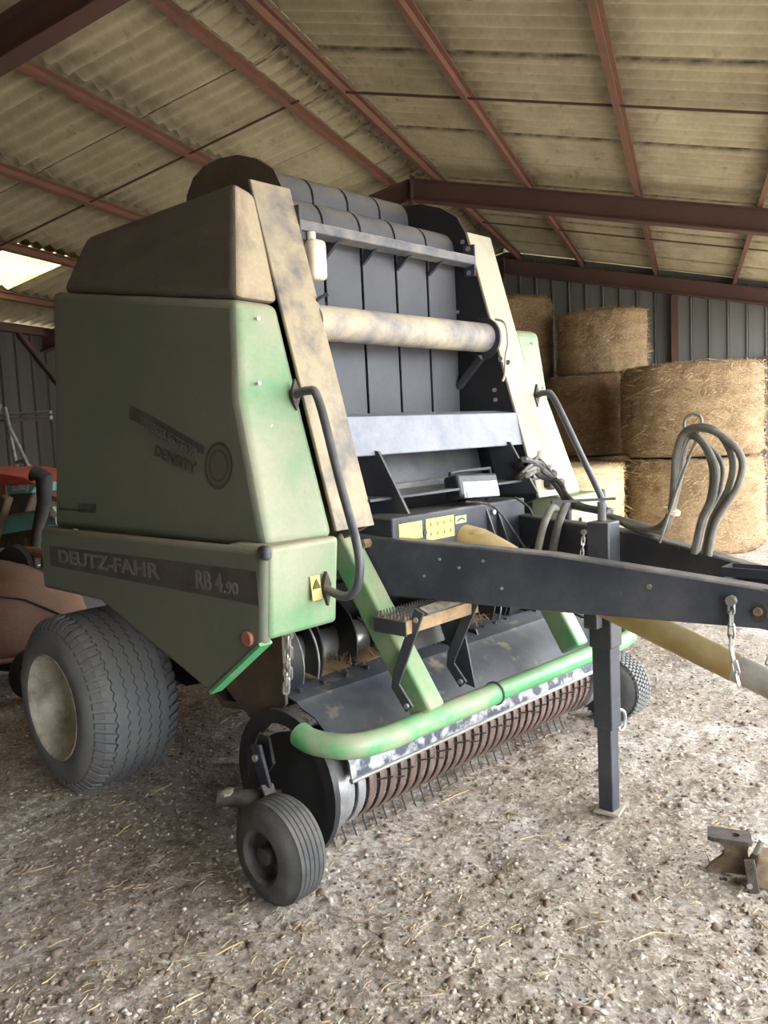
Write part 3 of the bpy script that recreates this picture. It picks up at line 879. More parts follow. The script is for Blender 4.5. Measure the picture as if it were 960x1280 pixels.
# guide bar across the top with belt fingers
zb = 2.515
gb = MB()
gb.prism([(-0.475, zb + 0.020), (-0.395, zb + 0.028), (-0.395, zb - 0.012), (-0.410, zb - 0.030), (-0.475, zb - 0.022)], 'x', -0.595, 0.59)
gbar = gb.build('guide_bar', 'bar', BAL, bevel=0.004)
for k in range(4):
    x = (k - 1.5) * 0.236 + 0.012
    MB().prism([(-0.45, zb - 0.02), (-0.36, zb - 0.02), (-0.35, zb - 0.085)], 'x', x - 0.008, x + 0.008).build('belt_finger', 'black', gbar)
for s in (-1, 1):
    MB().box((s * 0.590, -0.44, zb), (0.012, 0.07, 0.16)).build('end_flange', 'black', gbar, bevel=0.003)
bolts(gbar, [(0.58, -0.44, zb + 0.06), (0.58, -0.44, zb - 0.06)], 'x', 0.013)

# big cross tube
ct = MB().tube([(-0.60, -0.515, 2.118), (0.585, -0.515, 2.118)], 0.073, 28).build('cross_tube', 'tube_dust', BAL, sharp=50)
MB().lathe([(0.0, 0.075), (0.0, 0.105), (0.014, 0.105), (0.014, 0.075)], (0.585, -0.51, 2.115), 'x', 32).build('tube_flange', 'black', ct)
MB().bar((0.59, -0.50, 2.02), (0.59, -0.345, 1.88), 0.03, 0.05, (1, 0, 0)).build('tube_brace', 'black', ct)
MB().tube([(0.575, -0.60, 2.20), (0.56, -0.665, 2.17), (0.56, -0.68, 2.08), (0.57, -0.655, 2.01), (0.575, -0.645, 1.93), (0.575, -0.63, 1.89)], 0.006, 8, spline=4).build('grease_line', 'wire', ct)
bolts(ct, [(0.578, -0.62, 2.0), (0.578, -0.49, 2.02), (0.578, -0.665, 1.98)], 'x', 0.014)
MB().tube([(-0.60, -0.52, 2.14), (-0.60, -0.56, 2.20), (-0.575, -0.60, 2.22)], 0.008, 8, spline=4).build('tube_clip', 'black', ct)

# small milky reservoir hanging inside the near rail
rs = MB().box((-0.535, -0.49, 2.375), (0.085, 0.07, 0.165)).build('oil_reservoir', 'plastic_white', BAL, bevel=0.022, seg=4)
MB().tube([(-0.55, -0.49, 2.455), (-0.55, -0.49, 2.485)], 0.018, 12).build('reservoir_cap', 'plastic_white', rs)
MB().bar((-0.60, -0.47, 2.47), (-0.535, -0.47, 2.47), 0.02, 0.03).build('reservoir_bracket', 'black', rs)

# folded cross plate and the recess below it
cp = MB()
cp.prism([(-0.690, 1.728), (-0.72, 1.57), (-0.713, 1.566), (-0.678, 1.722), (-0.56, 1.735), (-0.56, 1.745)], 'x', -0.598, 0.63)
cp.build('cross_plate', 'plate_steel', BAL, bevel=0.003)
MB().prism([(-0.40, 1.74), (-0.47, 1.40), (-0.80, 1.40), (-0.80, 1.39), (-0.46, 1.385), (-0.385, 1.74)], 'x', -0.60, 0.62).build('recess_plate', 'black', BAL)
MB().prism([(-0.52, 1.40), (-0.52, 1.425), (-0.46, 1.425), (-0.46, 1.40)], 'x', -0.45, 0.45).build('recess_ledge', 'bar', BAL)
for s in (-1, 1):
    MB().prism([(-0.60, 1.60), (-0.735, 1.585), (-0.885, 1.335), (-0.66, 1.33)], 'x', s * 0.47 - 0.006, s * 0.47 + 0.006).build('gusset', 'black', BAL)

# rear cross beam of the drawbar
xb = MB().box((0.0, -0.69, 1.195), (0.96, 0.22, 0.235)).build('cross_beam', 'black', BAL, bevel=0.008)
for (xa, xb_, z0, z1, nm, mm) in ((-0.445, -0.30, 1.215, 1.285, 'yellow_sticker', 'yellow'), (-0.275, -0.085, 1.195, 1.287, 'yellow_sticker', 'yellow'), (-0.075, 0.005, 1.245, 1.278, 'green_sticker', 'sticker_green')):
    st_ = MB().box(((xa + xb_) / 2, -0.802, (z0 + z1) / 2), (xb_ - xa, 0.003, z1 - z0)).build(nm, mm, xb)
    if nm == 'green_sticker':
        MB().tube([(xa + 0.015, -0.805, z0 + 0.012), (xa + 0.04, -0.805, z0 + 0.022), (xa + 0.065, -0.805, z0 + 0.014)], 0.0035, 6, spline=3).build('arrow_mark', 'print_green', st_)
    elif xa > -0.29:
        pm_ = MB().box((0, 0, 0), (0.016, 0.002, 0.003)).box((0.002, 0, 0.007), (0.004, 0.002, 0.012)).mesh('pictogram', 'sticker_print')
        for r_ in range(2):
            for c_ in range(4):
                shared('pictogram', pm_, st_, (xa + 0.028 + c_ * 0.045, -0.8045, z0 + 0.022 + r_ * 0.042))
bolts(xb, [(-0.287, -0.803, 1.232)], 'y', 0.012, 'bolt', 'black')
for dx in (0.16, 0.24):
    MB().prism([(-0.80, 1.29), (-0.86, 1.13), (-0.80, 1.08)], 'x', dx, dx + 0.01).build('beam_rib', 'black', xb)
bolts(xb, [(0.21, -0.806, 1.27)], 'y', 0.014)

# drawbar: two tapering box beams that meet at the hitch
def beam(s):
    rings = []
    for (x, y, zt, zb_, w) in ((0.505, -0.60, 1.245, 1.0, 0.075), (0.33, -1.46, 1.195, 0.985, 0.075), (0.125, -2.10, 1.10, 0.963, 0.075), (0.10, -2.75, 1.02, 0.88, 0.075)):
        rings.append([(s * (x + w / 2), y, zb_), (s * (x - w / 2), y, zb_), (s * (x - w / 2), y, zt), (s * (x + w / 2), y, zt)])
    return MB().loft(rings)
BEAMS = []
for s in (-1, 1):
    b_ = beam(s).build('drawbar_beam', 'black', BAL, bevel=0.008)
    BEAMS.append(b_)
bl, br_ = BEAMS
dn = Vector((-0.965, 0.262, 0)).normalized()       # outer normal of the near beam's middle run
def on_beam(y, z, out=0.0):
    # point on the outer face of the near beam
    if y > -1.46:
        k = (y + 0.60) / (-0.86); x = -0.505 + k * 0.175
    else:
        k = (y + 1.46) / (-0.64); x = -0.33 + k * 0.205
    return (x - 0.0375 - out, y, z)
bolts(bl, [on_beam(-0.70, 1.215, 0.012)], 'x', 0.02, 'pivot_bolt', 'casting', 0.05)
bolts(bl, [on_beam(y, z, 0.001) for y, z in ((-0.95, 1.09), (-1.02, 1.16), (-1.10, 1.13), (-1.20, 1.16), (-1.27, 1.06))], 'x', 0.006, 'bolt', 'zinc', 0.006)
bolts(bl, [on_beam(-1.78, 1.09, 0.002)], 'x', 0.010, 'bolt', 'zinc', 0.008)
hk = MB()
for y, z, rr in ((-2.125, 1.060, 0.036), (-2.100, 1.020, 0.034)):
    hk.disc(on_beam(y, z, 0.002), rr, 'x', 0.008, 22)
hko = hk.build('hitch_slot', 'rubber', bl)
MB().disc(on_beam(-2.104, 1.022, 0.006), 0.014, 'x', 0.02, 14).build('slot_pin', 'casting', hko)
# hitch head: plates and tray between the beams
MB().box((0.0, -2.45, 0.95), (0.16, 0.60, 0.03)).build('hitch_plate', 'black', BAL, bevel=0.006)
MB().lathe([(-0.02, 0.03), (-0.02, 0.06), (0.02, 0.06), (0.02, 0.03), (-0.02, 0.03)], (0, -2.83, 0.94), 'z', 24).build('drawbar_eye', 'steel', BAL)
ty = MB()
ty.box((0.06, -2.12, 1.098), (0.10, 0.40, 0.006))
ty.box((0.012, -2.12, 1.112), (0.006, 0.40, 0.030)); ty.box((0.108, -2.12, 1.112), (0.006, 0.40, 0.030)); ty.box((0.06, -1.922, 1.112), (0.10, 0.006, 0.030))
ty.build('drawbar_tray', 'black', BAL)
MB().box((0.0, -1.95, 1.07), (0.20, 0.03, 0.05)).build('drawbar_spacer', 'black', BAL)
# chains that hold the drive-shaft guard
def chain(pts, r, lk, parent, name='chain', m='zinc'):
    pts = [Vector(p) for p in pts]
    root = MB().disc(pts[0], r * 1.1, 'x', 0.018, 8).build(name, m, parent)
    # link mesh along local Z
    L = lk; w = lk * 0.36
    path = []
    for k in range(16):
        a = 2 * math.pi * k / 16
        path.append((w / 2 * math.cos(a), 0, (L / 2 - w / 2) * (1 if math.sin(a) >= 0 else -1) + w / 2 * math.sin(a)))
    me = MB().tube(path, lk * 0.085, 6, closed=True).mesh('chain_link', m)
    d = 0.0; k = 0
    for i in range(len(pts) - 1):
        a, b = pts[i], pts[i + 1]
        n_ = max(1, round((b - a).length / (lk * 0.78)))
        for j in range(n_):
            p = a.lerp(b, (j + 0.5) / n_)
            q = (b - a).normalized().to_track_quat('Z', 'Y').to_matrix() @ Matrix.Rotation(R(90 * (k % 2) + 20), 3, 'Z')
            o = shared('chain_link', me, root, p, q.to_euler())
            k += 1
    return root
chain([on_beam(-2.03, 1.056, 0.015), (-0.215, -2.035, 0.90), (-0.205, -2.055, 0.775)], 0.016, 0.05, BAL)
chain([(-0.02, -2.14, 0.93), (0.02, -2.07, 0.80)], 0.012, 0.05, BAL)

# drive shaft in its yellowed guard
pa, pb_ = Vector((0.0, -0.98, 1.115)), Vector((-0.045, -2.60, 0.575))
pm = pa.lerp(pb_, 0.62)
MB().tube([pa, pm], 0.052, 24).build('shaft_guard', 'pto', BAL)
MB().tube([pa.lerp(pb_, 0.60), pb_], [0.049, 0.049], 24).build('shaft_guard', 'pto_grey', BAL)['label'] = 'grey telescoping shaft guard'
cn = MB().tube([Vector((0, -0.79, 1.165)), Vector((0, -0.88, 1.150)), Vector((0, -0.98, 1.12)), Vector((0, -1.04, 1.10))], [0.07, 0.07, 0.06, 0.054], 24).build('shaft_cone', 'cone', BAL)
MB().ball((-0.01, -0.87, 1.20), 0.045, 14, (1, 1.2, 0.45)).build('cone_cap', 'cone', cn)
gx = MB().box((0.0, -0.66, 1.12), (0.26, 0.26, 0.22)).build('gearbox', 'black_clean', BAL, bevel=0.02)
MB().tube([(-0.16, -0.62, 0.93), (0.16, -0.62, 0.93)], 0.10, 20).build('drive_housing', 'black_clean', BAL)
MB().disc((-0.02, -1.02, 1.0), 0.06, 'y', 0.04, 20).build('housing_cap', 'casting_dark', BAL)

# parking stand: nested square tubes
sx, sy = 0.19, -1.37
sd = MB().box((sx, sy, 0.985), (0.10, 0.10, 0.53)).build('stand_sleeve', 'black', BAL, bevel=0.006)
MB().box((sx, sy, 0.60), (0.085, 0.085, 0.46)).build('stand_tube', 'black', sd, bevel=0.005)
MB().box((sx, sy, 0.22), (0.066, 0.066, 0.44)).build('stand_leg', 'black', sd, bevel=0.005)
MB().box((sx, sy, 0.006), (0.11, 0.11, 0.012), Matrix.Rotation(R(12), 3, 'Z')).build('stand_foot', 'foot', sd, bevel=0.003)
MB().box((sx - 0.085, sy + 0.01, 0.88), (0.05, 0.06, 0.13)).build('stand_bracket', 'black', sd, bevel=0.004)
MB().tube([(sx + 0.045, sy - 0.02, 0.43), (sx + 0.075, sy - 0.04, 0.42), (sx + 0.075, sy - 0.04, 0.36), (sx + 0.045, sy - 0.03, 0.35)], 0.007, 8, closed=True, spline=4).build('stand_pin_ring', 'zinc', sd)
MB().tube([(sx + 0.01, sy + 0.01, 1.25), (sx + 0.01, sy + 0.01, 1.33)], 0.018, 12).build('stand_screw', 'bar', sd)
MB().bar((sx - 0.20, sy + 0.12, 1.345), (sx + 0.05, sy - 0.03, 1.34), 0.014, 0.010).build('stand_crank', 'black_clean', sd)
chain([(sx - 0.07, sy + 0.05, 1.21), (sx - 0.085, sy + 0.06, 1.06)], 0.01, 0.035, BAL)
me_b = MB().disc((0, 0, 0), 0.007, 'x', 0.004, 8).mesh('adjust_hole', 'rubber')
for k in range(6):
    shared('adjust_hole', me_b, sd, (sx + 0.034, sy, 0.06 + k * 0.05))

# ---- pickup: it reaches a little further on the far side and hangs slightly askew
XL, XR = -0.83, 1.03
def skew(o, k=0.035):
    for v in o.data.vertices:
        v.co.y -= k * (v.co.x + 0.83)
    return o
PY, PZ, PR = -0.585, 0.275, 0.205
core = skew(MB().tube([(XL, PY, PZ), (XR, PY, PZ)], 0.155, 28).build('pickup_drum', 'rubber', BAL))
def band_mesh(w, m):
    mb = MB()
    a0, a1, n = R(60), R(330), 30
    prof_ = [(-w / 2, PR - 0.014), (-w / 2, PR - 0.004), (-w / 4, PR), (w / 4, PR), (w / 2, PR - 0.004), (w / 2, PR - 0.014)]
    mb.lathe(prof_, (0, 0, 0), 'x', n, a0, a1)
    return mb.mesh('stripper_band', m, 50)
bm_r, bm_s = band_mesh(0.041, 'rust'), band_mesh(0.041, 'band_steel')
NB = 30
DX = 1.745 / (NB - 1)
for k in range(NB):
    x = -0.775 + k * DX
    o = shared('stripper_band', bm_s if k < 2 else bm_r, BAL, (x, PY - 0.035 * (x + 0.83), PZ), (0, 0, 0))
tm = MB().tube([(0, 0, 0.10), (0, 0.0, 0.24), (0, 0.015, 0.30)], 0.0038, 6).mesh('tine', 'black_clean')
for k in range(NB - 1):
    x = -0.775 + (k + 0.5) * DX
    y_ = PY - 0.035 * (x + 0.83)
    if k % 4 != 3:
        shared('tine', tm, BAL, (x, y_, PZ), (R(97 if k % 2 else 90), 0, R(38 if k % 2 else 30)))
    shared('tine', tm, BAL, (x, y_, PZ), (R(172), 0, R(4)))
for s in (-1, 1):
    xe = XL - 0.008 if s < 0 else XR + 0.008
    ye = PY - 0.035 * (xe + 0.83)
    MB().lathe([(-0.035, PR - 0.01), (-0.035, PR + 0.012), (0.035, PR + 0.012), (0.035, PR - 0.01)], (xe, ye, PZ), 'x', 48).build('end_ring', 'band_steel', BAL)
    MB().lathe([(0, 0.001), (0, 0.10), (-s * 0.02, 0.17), (-s * 0.02, 0.215), (-s * 0.035, 0.215), (-s * 0.035, 0.001)], (xe + s * 0.062, ye + 0.03, PZ), 'x', 48).build('pickup_end_disc', 'black_clean', BAL, sharp=40)
    # curved rib at the end of the wind guard
    ro, ri = [], []
    for k in range(25):
        a = R(222 - k * 11.6)
        ro.append((-0.585 - 0.285 * math.cos(R(180) - a) * -1 if False else -0.585 + 0.290 * math.cos(a) * -1, 0.315 + 0.290 * math.sin(a)))
        ri.append((-0.585 + 0.235 * math.cos(a) * -1, 0.315 + 0.235 * math.sin(a)))
    mbr = MB()
    ringz = []
    for (a, b) in zip(ro, ri):
        ringz.append([(xe + s * 0.072, a[0], a[1]), (xe + s * 0.098, a[0], a[1]), (xe + s * 0.098, b[0], b[1]), (xe + s * 0.072, b[0], b[1])])
    skew(mbr.loft(ringz).build('guard_rib', 'black_clean', BAL, sharp=40))

# wind guard: curved sheet with folds, then the worn lip
def sheet_x(name, prof_, m, x0, x1, th=0.006, parent=BAL):
    P = [Vector((0, y, z)) for y, z in prof_]
    rings = []
    for i, p in enumerate(P):
        t = (P[min(i + 1, len(P) - 1)] - P[max(i - 1, 0)]).normalized()
        n_ = Vector((0, -t.z, t.y)) * th
        rings.append([(x0, p.y, p.z), (x1, p.y, p.z), (x1, p.y + n_.y, p.z + n_.z), (x0, p.y + n_.y, p.z + n_.z)])
    return skew(MB().loft(rings).build(name, m, parent, sharp=25))
wg = sheet_x('wind_guard', [(-0.815, 0.455), (-0.775, 0.52), (-0.70, 0.575), (-0.62, 0.60), (-0.60, 0.618), (-0.48, 0.640), (-0.46, 0.628), (-0.36, 0.640)], 'guard', -0.865, XR + 0.05)
sheet_x('guard_lip', [(-0.842, 0.345), (-0.846, 0.37), (-0.838, 0.42), (-0.814, 0.457)], 'lip', -0.83, XR + 0.06, 0.007, wg)
skew(MB().tube([(-0.83, -0.848, 0.352), (XR + 0.06, -0.848, 0.352)], 0.011, 10).build('lip_edge', 'steel', wg))
bolts(wg, [(-0.80 + k * 0.13, -0.545, 0.642) for k in range(4)] + [(0.05 + k * 0.10, -0.545, 0.642) for k in range(7)], 'z', 0.013, 'bolt', 'black_clean', 0.018)
MB().box((-0.35, -0.42, 0.645), (0.62, 0.10, 0.01), Matrix.Rotation(R(8), 3, 'X')).build('guard_flap', 'dirt_filler', wg)
for x in (0.10, 0.33):
    MB().prism([(-0.40, 0.66), (-0.60, 0.62), (-0.585, 0.66)], 'x', x, x + 0.01).build('guard_clip', 'black_clean', wg)

# bumper tube
bz = 0.545
bp = [(-0.988, -0.755, bz + 0.02), (-0.985, -0.83, bz + 0.005), (-0.93, -0.95, bz), (-0.80, -1.005, bz), (-0.60, -1.015, bz), (-0.14, -1.035, bz)]
bmp = MB().tube(bp, 0.046, 18, spline=5).build('bumper_tube', 'green_tube', BAL)
bp2 = [(-0.16, -1.033, bz), (0.5, -1.065, bz), (0.93, -1.085, bz), (1.05, -1.02, bz), (1.08, -0.86, bz), (1.075, -0.69, bz)]
MB().tube(bp2, 0.040, 18, spline=5).build('bumper_tube', 'green_tube', BAL)
MB().tube([(-0.155, -1.034, bz), (-0.145, -1.034, bz)], 0.051, 18).build('tube_collar', 'rim_dark', bmp)

# serrated step with its two straps
stp = MB()
SX, SY, SZ = -0.42, -0.915, 0.945
stp.box((SX, SY, SZ), (0.45, 0.16, 0.008))
for dy in (-0.08, 0.08):
    stp.box((SX, SY + dy, SZ - 0.022), (0.45, 0.008, 0.05))
step_o = stp.build('step', 'dirt_filler', BAL)
MB().box((SX - 0.226, SY, SZ - 0.026), (0.006, 0.165, 0.056)).build('step_end', 'black', step_o)
tth = MB()
for r_ in range(5):
    y = SY - 0.07 + r_ * 0.035
    for c_ in range(26):
        x = SX - 0.218 + c_ * 0.0168
        tth.add([(x, y, SZ), (x + 0.014, y, SZ), (x + 0.007, y, SZ + 0.024), (x, y + 0.006, SZ), (x + 0.014, y + 0.006, SZ), (x + 0.007, y + 0.006, SZ + 0.024)],
                [(0, 1, 2), (3, 5, 4), (0, 2, 5, 3), (1, 4, 5, 2)])
tt_ = tth.build('step_teeth', 'bar', step_o); tt_['kind'] = 'stuff'
for A in ([(-0.600, -1.028, 0.985), (-0.632, -0.930, 0.73), (-0.636, -0.922, 0.685), (-0.636, -0.990, 0.605)],
          [(-0.225, -1.028, 1.000), (-0.262, -0.905, 0.72), (-0.265, -0.897, 0.675), (-0.265, -0.962, 0.600)]):
    AV = [Vector(a) for a in A]
    rings = []
    for i_, p in enumerate(AV):
        t = (AV[min(i_ + 1, 3)] - AV[max(i_ - 1, 0)]).normalized()
        n_ = Vector((0, -t.z, t.y)).normalized() * 0.023
        rings.append([p - n_ + Vector((-0.005, 0, 0)), p + n_ + Vector((-0.005, 0, 0)), p + n_ + Vector((0.005, 0, 0)), p - n_ + Vector((0.005, 0, 0))])
    so = MB().loft(rings).build('step_strap', 'black', BAL, bevel=0.002)
    bolts(so, [(A[-1][0] - 0.009, A[-1][1] + 0.008, A[-1][2] + 0.014), (A[0][0] - 0.009, A[0][1] + 0.01, A[0][2] - 0.035)], 'x', 0.011)
MB().prism([(-0.93, 0.94), (-1.00, 0.585), (-0.93, 0.60), (-0.80, 0.90)], 'x', -0.238, -0.230).build('step_plate', 'black', BAL)
MB().bar((-0.54, -0.995, 0.965), (-0.20, -1.0, 0.985), 0.012, 0.045, (0, 1, 0.4)).build('step_front_bar', 'bar', BAL)
MB().box((-0.40, -0.80, 0.84), (0.36, 0.01, 0.17), Matrix.Rotation(R(-20), 3, 'X')).build('step_back_plate', 'black_clean', BAL)

# feed rotor and augers behind the guard
au = MB().tube([(-0.74, -0.30, 0.70), (0.74, -0.30, 0.70)], 0.085, 20).build('feed_auger', 'steel', BAL)
for s in (-1, 1):
    MB().lathe([(0, 0.001), (0, 0.215), (-s * 0.11, 0.215), (-s * 0.11, 0.20), (-s * 0.125, 0.20), (-s * 0.125, 0.05)], (s * 0.855, -0.30, 0.72), 'x', 40).build('auger_drum', 'black_clean', au, sharp=40)
    # screw flight
    fl = MB()
    rings = []
    for k in range(55):
        a = s * k * R(15) ; x = s * (0.72 - k * 0.0085)
        c, d = math.cos(a), math.sin(a)
        rings.append([(x, -0.30 + 0.08 * c, 0.71 + 0.08 * d), (x, -0.30 + 0.20 * c, 0.71 + 0.20 * d), (x + s * 0.008, -0.30 + 0.20 * c, 0.71 + 0.20 * d), (x + s * 0.008, -0.30 + 0.08 * c, 0.71 + 0.08 * d)])
    fl.loft(rings)
    fl.build('auger_flight', 'black_clean', au, sharp=40)
    for xx in (0.745, 0.66):
        MB().lathe([(0, 0.205), (0, 0.212), (0.008, 0.212), (0.008, 0.205), (0, 0.205)], (s * xx, -0.30, 0.72), 'x', 40).build('polished_rim', 'steel', au)
for k in range(5):
    x = -0.22 + k * 0.12
    MB().prism([(-0.30, 0.80), (-0.50, 0.70), (-0.56, 0.60), (-0.40, 0.66), (-0.28, 0.68)], 'x', x, x + 0.012).build('feed_finger', 'black_clean', BAL)
MB().prism([(-0.42, 0.54), (-0.10, 0.50), (0.05, 0.60), (0.05, 0.62), (-0.10, 0.53), (-0.42, 0.58)], 'x', -0.86, 0.86).build('feed_floor', 'brown', BAL)

# lift chain at the near skirt corner
chain([(-1.0, -0.74, 0.965), (-0.965, -0.66, 0.70)], 0.008, 0.055, BAL, name='lift_chain')
chain([(-0.985, -0.73, 0.965), (-0.945, -0.655, 0.71)], 0.008, 0.055, BAL, name='lift_chain')

# work light on the cross beam
rl_ = Matrix.Rotation(R(-14), 3, 'X') @ Matrix.Rotation(R(3), 3, 'Y')
wl = MB().box((0.115, -0.76, 1.395), (0.30, 0.085, 0.105), rl_).build('work_light', 'black_clean', BAL, bevel=0.012)
MB().box((0.12, -0.803, 1.384), (0.265, 0.012, 0.078), rl_).build('lamp_lens', 'lens', wl, bevel=0.006)
cellm = MB().box((0, 0, 0), (0.034, 0.004, 0.026), rl_).mesh('lamp_cell', 'reflector_white')
for k in range(6):
    for j in range(2):
        shared('lamp_cell', cellm, wl, (0.02 + k * 0.04, -0.809 - (0.007 if j == 0 else -0.003), 1.368 + j * 0.034))
MB().tube([(-0.02, -0.74, 1.455), (0.0, -0.745, 1.468), (0.24, -0.745, 1.468), (0.275, -0.745, 1.46), (0.28, -0.74, 1.36), (0.27, -0.72, 1.32)], 0.008, 8, spline=3).build('lamp_bracket', 'black_clean', wl)
MB().tube([(0.03, -0.78, 1.335), (0.15, -0.85, 1.30), (0.24, -0.90, 1.17), (0.33, -0.90, 1.09), (0.42, -0.88, 1.12), (0.44, -0.86, 1.25), (0.40, -0.80, 1.32)], 0.006, 8, spline=6).build('lamp_cable', 'cable', wl)

# loose cables and couplings by the far rail
rnd = random.Random(3)
for k in range(9):
    a = rnd.uniform(-1, 1) * 0.02
    p = [(0.50 + a, -0.74, 1.37 + 0.02 * k * 0.5), (0.46 + rnd.uniform(-.06, .06), -0.80 - rnd.uniform(0, .05), 1.44 + rnd.uniform(-.05, .06)), (0.55 + rnd.uniform(-.04, .03), -0.84, 1.47 + rnd.uniform(-.06, .02)),
         (0.60, -0.88 - rnd.uniform(0, .05), 1.38), (0.54, -1.0, 1.30 + rnd.uniform(-0.02, .03)), (0.44 + a, -1.14, 1.275), (0.385 + a, -1.30, 1.255 + 0.006 * (k % 3))]
    MB().tube(p, 0.008 + 0.004 * (k % 3), 8, spline=6).build('hydraulic_hose', 'hose' if k % 2 else 'cable', BAL)
for k, (x, w) in enumerate(((0.40, 0.019), (0.27, 0.017))):
    MB().tube([(x + 0.12, -1.03, 1.27), (x + 0.04, -1.05, 1.28), (x - 0.05, -1.06, 1.20), (x - 0.09, -1.05, 1.08)], w, 12, spline=6).build('hydraulic_hose', 'hose', BAL)
MB().disc((0.705, yr(1.50) - 0.022, 1.505), 0.027, 'y', 0.02, 20).build('round_reflector', 'reflector_white', BAL, bevel=0.004)
cpl = MB().box((0.70, yr(1.38) - 0.035, 1.385), (0.05, 0.05, 0.10), Matrix.Rotation(R(20), 3, 'Y')).build('hydraulic_coupling', 'casting_dark', BAL, bevel=0.01)
MB().tube([(0.685, yr(1.43) - 0.04, 1.40), (0.69, yr(1.43) - 0.06, 1.455)], 0.014, 10).build('coupling_nut', 'zinc', cpl)
MB().disc((0.735, yr(1.36) - 0.06, 1.365), 0.022, 'y', 0.04, 10).build('coupling_nut', 'casting', cpl)
MB().tube([(0.66, -0.93, 1.17), (0.66, -0.93, 1.30)], [0.018, 0.022], 10).build('lever_grip', 'black_clean', BAL)

# bundle of hoses that loops up over a hook on the far beam
hx = 0.22
hook = MB().tube([(hx, -1.60, 1.17), (hx - 0.005, -1.69, 1.42), (hx - 0.01, -1.765, 1.60), (hx - 0.01, -1.775, 1.655), (hx - 0.01, -1.745, 1.672), (hx - 0.01, -1.715, 1.655), (hx - 0.01, -1.71, 1.62), (hx - 0.01, -1.725, 1.595)], 0.006, 8, spline=5).build('hose_hook', 'galv', BAL)
rnd = random.Random(11)
outs = [(1.62, 1.93, 1.545, 1.82), (1.625, 1.895, 1.54, 1.80), (1.61, 1.83, 1.50, 1.755), (1.60, 1.815, 1.49, 1.75), (1.605, 1.845, 1.51, 1.76)]
for k, (zt, yo, zo, yb) in enumerate(outs):
    dx = (k - 2) * 0.012
    p = [(0.40, -1.28, 1.25), (0.33 + dx, -1.46, 1.208 + k * 0.004), (0.28 + dx, -1.58, 1.225 - k * 0.006), (0.25 + dx * 0.4, -1.635, 1.29), (0.235 + dx * 0.5, -1.66 - 0.004 * k, 1.42), (0.225 + dx * 0.5, -1.675 - 0.006 * k, 1.53),
         (0.215 + dx, -1.725, zt - 0.012), (0.205 + dx, -1.78 - (0.05 if k < 2 else 0), zt - 0.025 + (0.01 if k < 2 else -0.02)), (0.20 + dx, -yo, zo - 0.03), (0.195 + dx, -yo + 0.008, zo - 0.14), (0.19 + dx, -yb - 0.025, 1.27), (0.175 + dx, -yb, 1.14)]
    MB().tube(p, 0.013 if k < 4 else 0.009, 10, spline=7).build('hydraulic_hose', 'hose', BAL)
MB().tube([(0.25, -1.635, 1.285), (0.25, -1.64, 1.30)], 0.034, 12).build('hose_tie', 'plastic_white', BAL)

# writing on the near side
xs_ = -1.1785
bd = MB().prism([(0.765, 1.205), (0.77, 1.108), (-0.805, 1.088), (-0.80, 1.207)], 'x', -1.1745, -1.1770).build('name_band', 'decal', BAL)
text('maker_name', 'DEUTZ-FAHR', 'decal_text', bd, frame((xs_, 0.675, 1.132), (0, -1, -0.005), (0, 0, 1)), 0.085, 0.86)
text('model_name', 'RB 4', 'decal_text', bd, frame((xs_, -0.435, 1.117), (0, -1, -0.01), (0, 0, 1)), 0.095, 0.165)
text('model_name', '.90', 'decal_text', bd, frame((xs_, -0.607, 1.115), (0, -1, -0.01), (0, 0, 1)), 0.062, 0.085)
def on_panel(y, z, out=0.0):       # near side panel skin
    x = -1.105 + (z - 1.275) * (0.050 / 0.525) if z < 1.80 else -1.055 + (z - 1.80) * 0.09
    return (x - 0.003 - out, y, z)
lean = Vector((0.09, 0, 1)).normalized()
dec = MB()
D0, D1 = (0.15, 1.80), (-0.40, 1.61)
q = [on_panel(D0[0], D0[1] + 0.03), on_panel(D0[0] + 0.005, D0[1] - 0.03), on_panel(D1[0], D1[1] - 0.005), on_panel(D1[0], D1[1] + 0.03)]
dec.add(q + [(p[0] - 0.0015, p[1], p[2]) for p in q], [(0, 1, 2, 3), (4, 7, 6, 5), (0, 4, 5, 1), (1, 5, 6, 2), (2, 6, 7, 3), (3, 7, 4, 0)])
dcl = dec.build('density_decal', 'decal', BAL)
text('decal_word', 'PRESELECTOR', 'decal_ring', dcl, frame(on_panel(0.05, 1.735, 0.007), (-0.03, -0.945, -0.33), lean), 0.052, 0.43)
text('decal_word', 'DENSITY', 'decal_dark', dcl, frame(on_panel(-0.05, 1.612, 0.002), (-0.03, -0.945, -0.25), lean), 0.062, 0.31)
def ring_decal(r0, r1, m, nm):
    mb = MB()
    V_ = []
    for k in range(48):
        a = 2 * math.pi * k / 48
        for r_ in (r0, r1):
            V_.append(on_panel(-0.49 + r_ * math.cos(a), 1.565 + r_ * math.sin(a), 0.001))
    mb.add(V_, [(2 * k, 2 * k + 1, (2 * k + 3) % 96, (2 * k + 2) % 96) for k in range(48)])
    return mb.build(nm, m, dcl)
ring_decal(0.001, 0.052, 'decal_ring', 'decal_ring')
ring_decal(0.052, 0.060, 'decal_dark', 'decal_ring')
ring_decal(0.060, 0.076, 'decal_ring', 'decal_ring')
ring_decal(0.076, 0.088, 'decal_dark', 'decal_ring')
lg = MB()
for (ya, yb_, z0, z1) in ((0.80, 0.60, 1.365, 1.375), (0.80, 0.79, 1.365, 1.415), (0.60, 0.44, 1.36, 1.375)):
    a = [on_panel(ya, z0, 0.001), on_panel(yb_, z0, 0.001), on_panel(yb_, z1, 0.001), on_panel(ya, z1, 0.001)]
    lg.add(a, [(0, 1, 2, 3)])
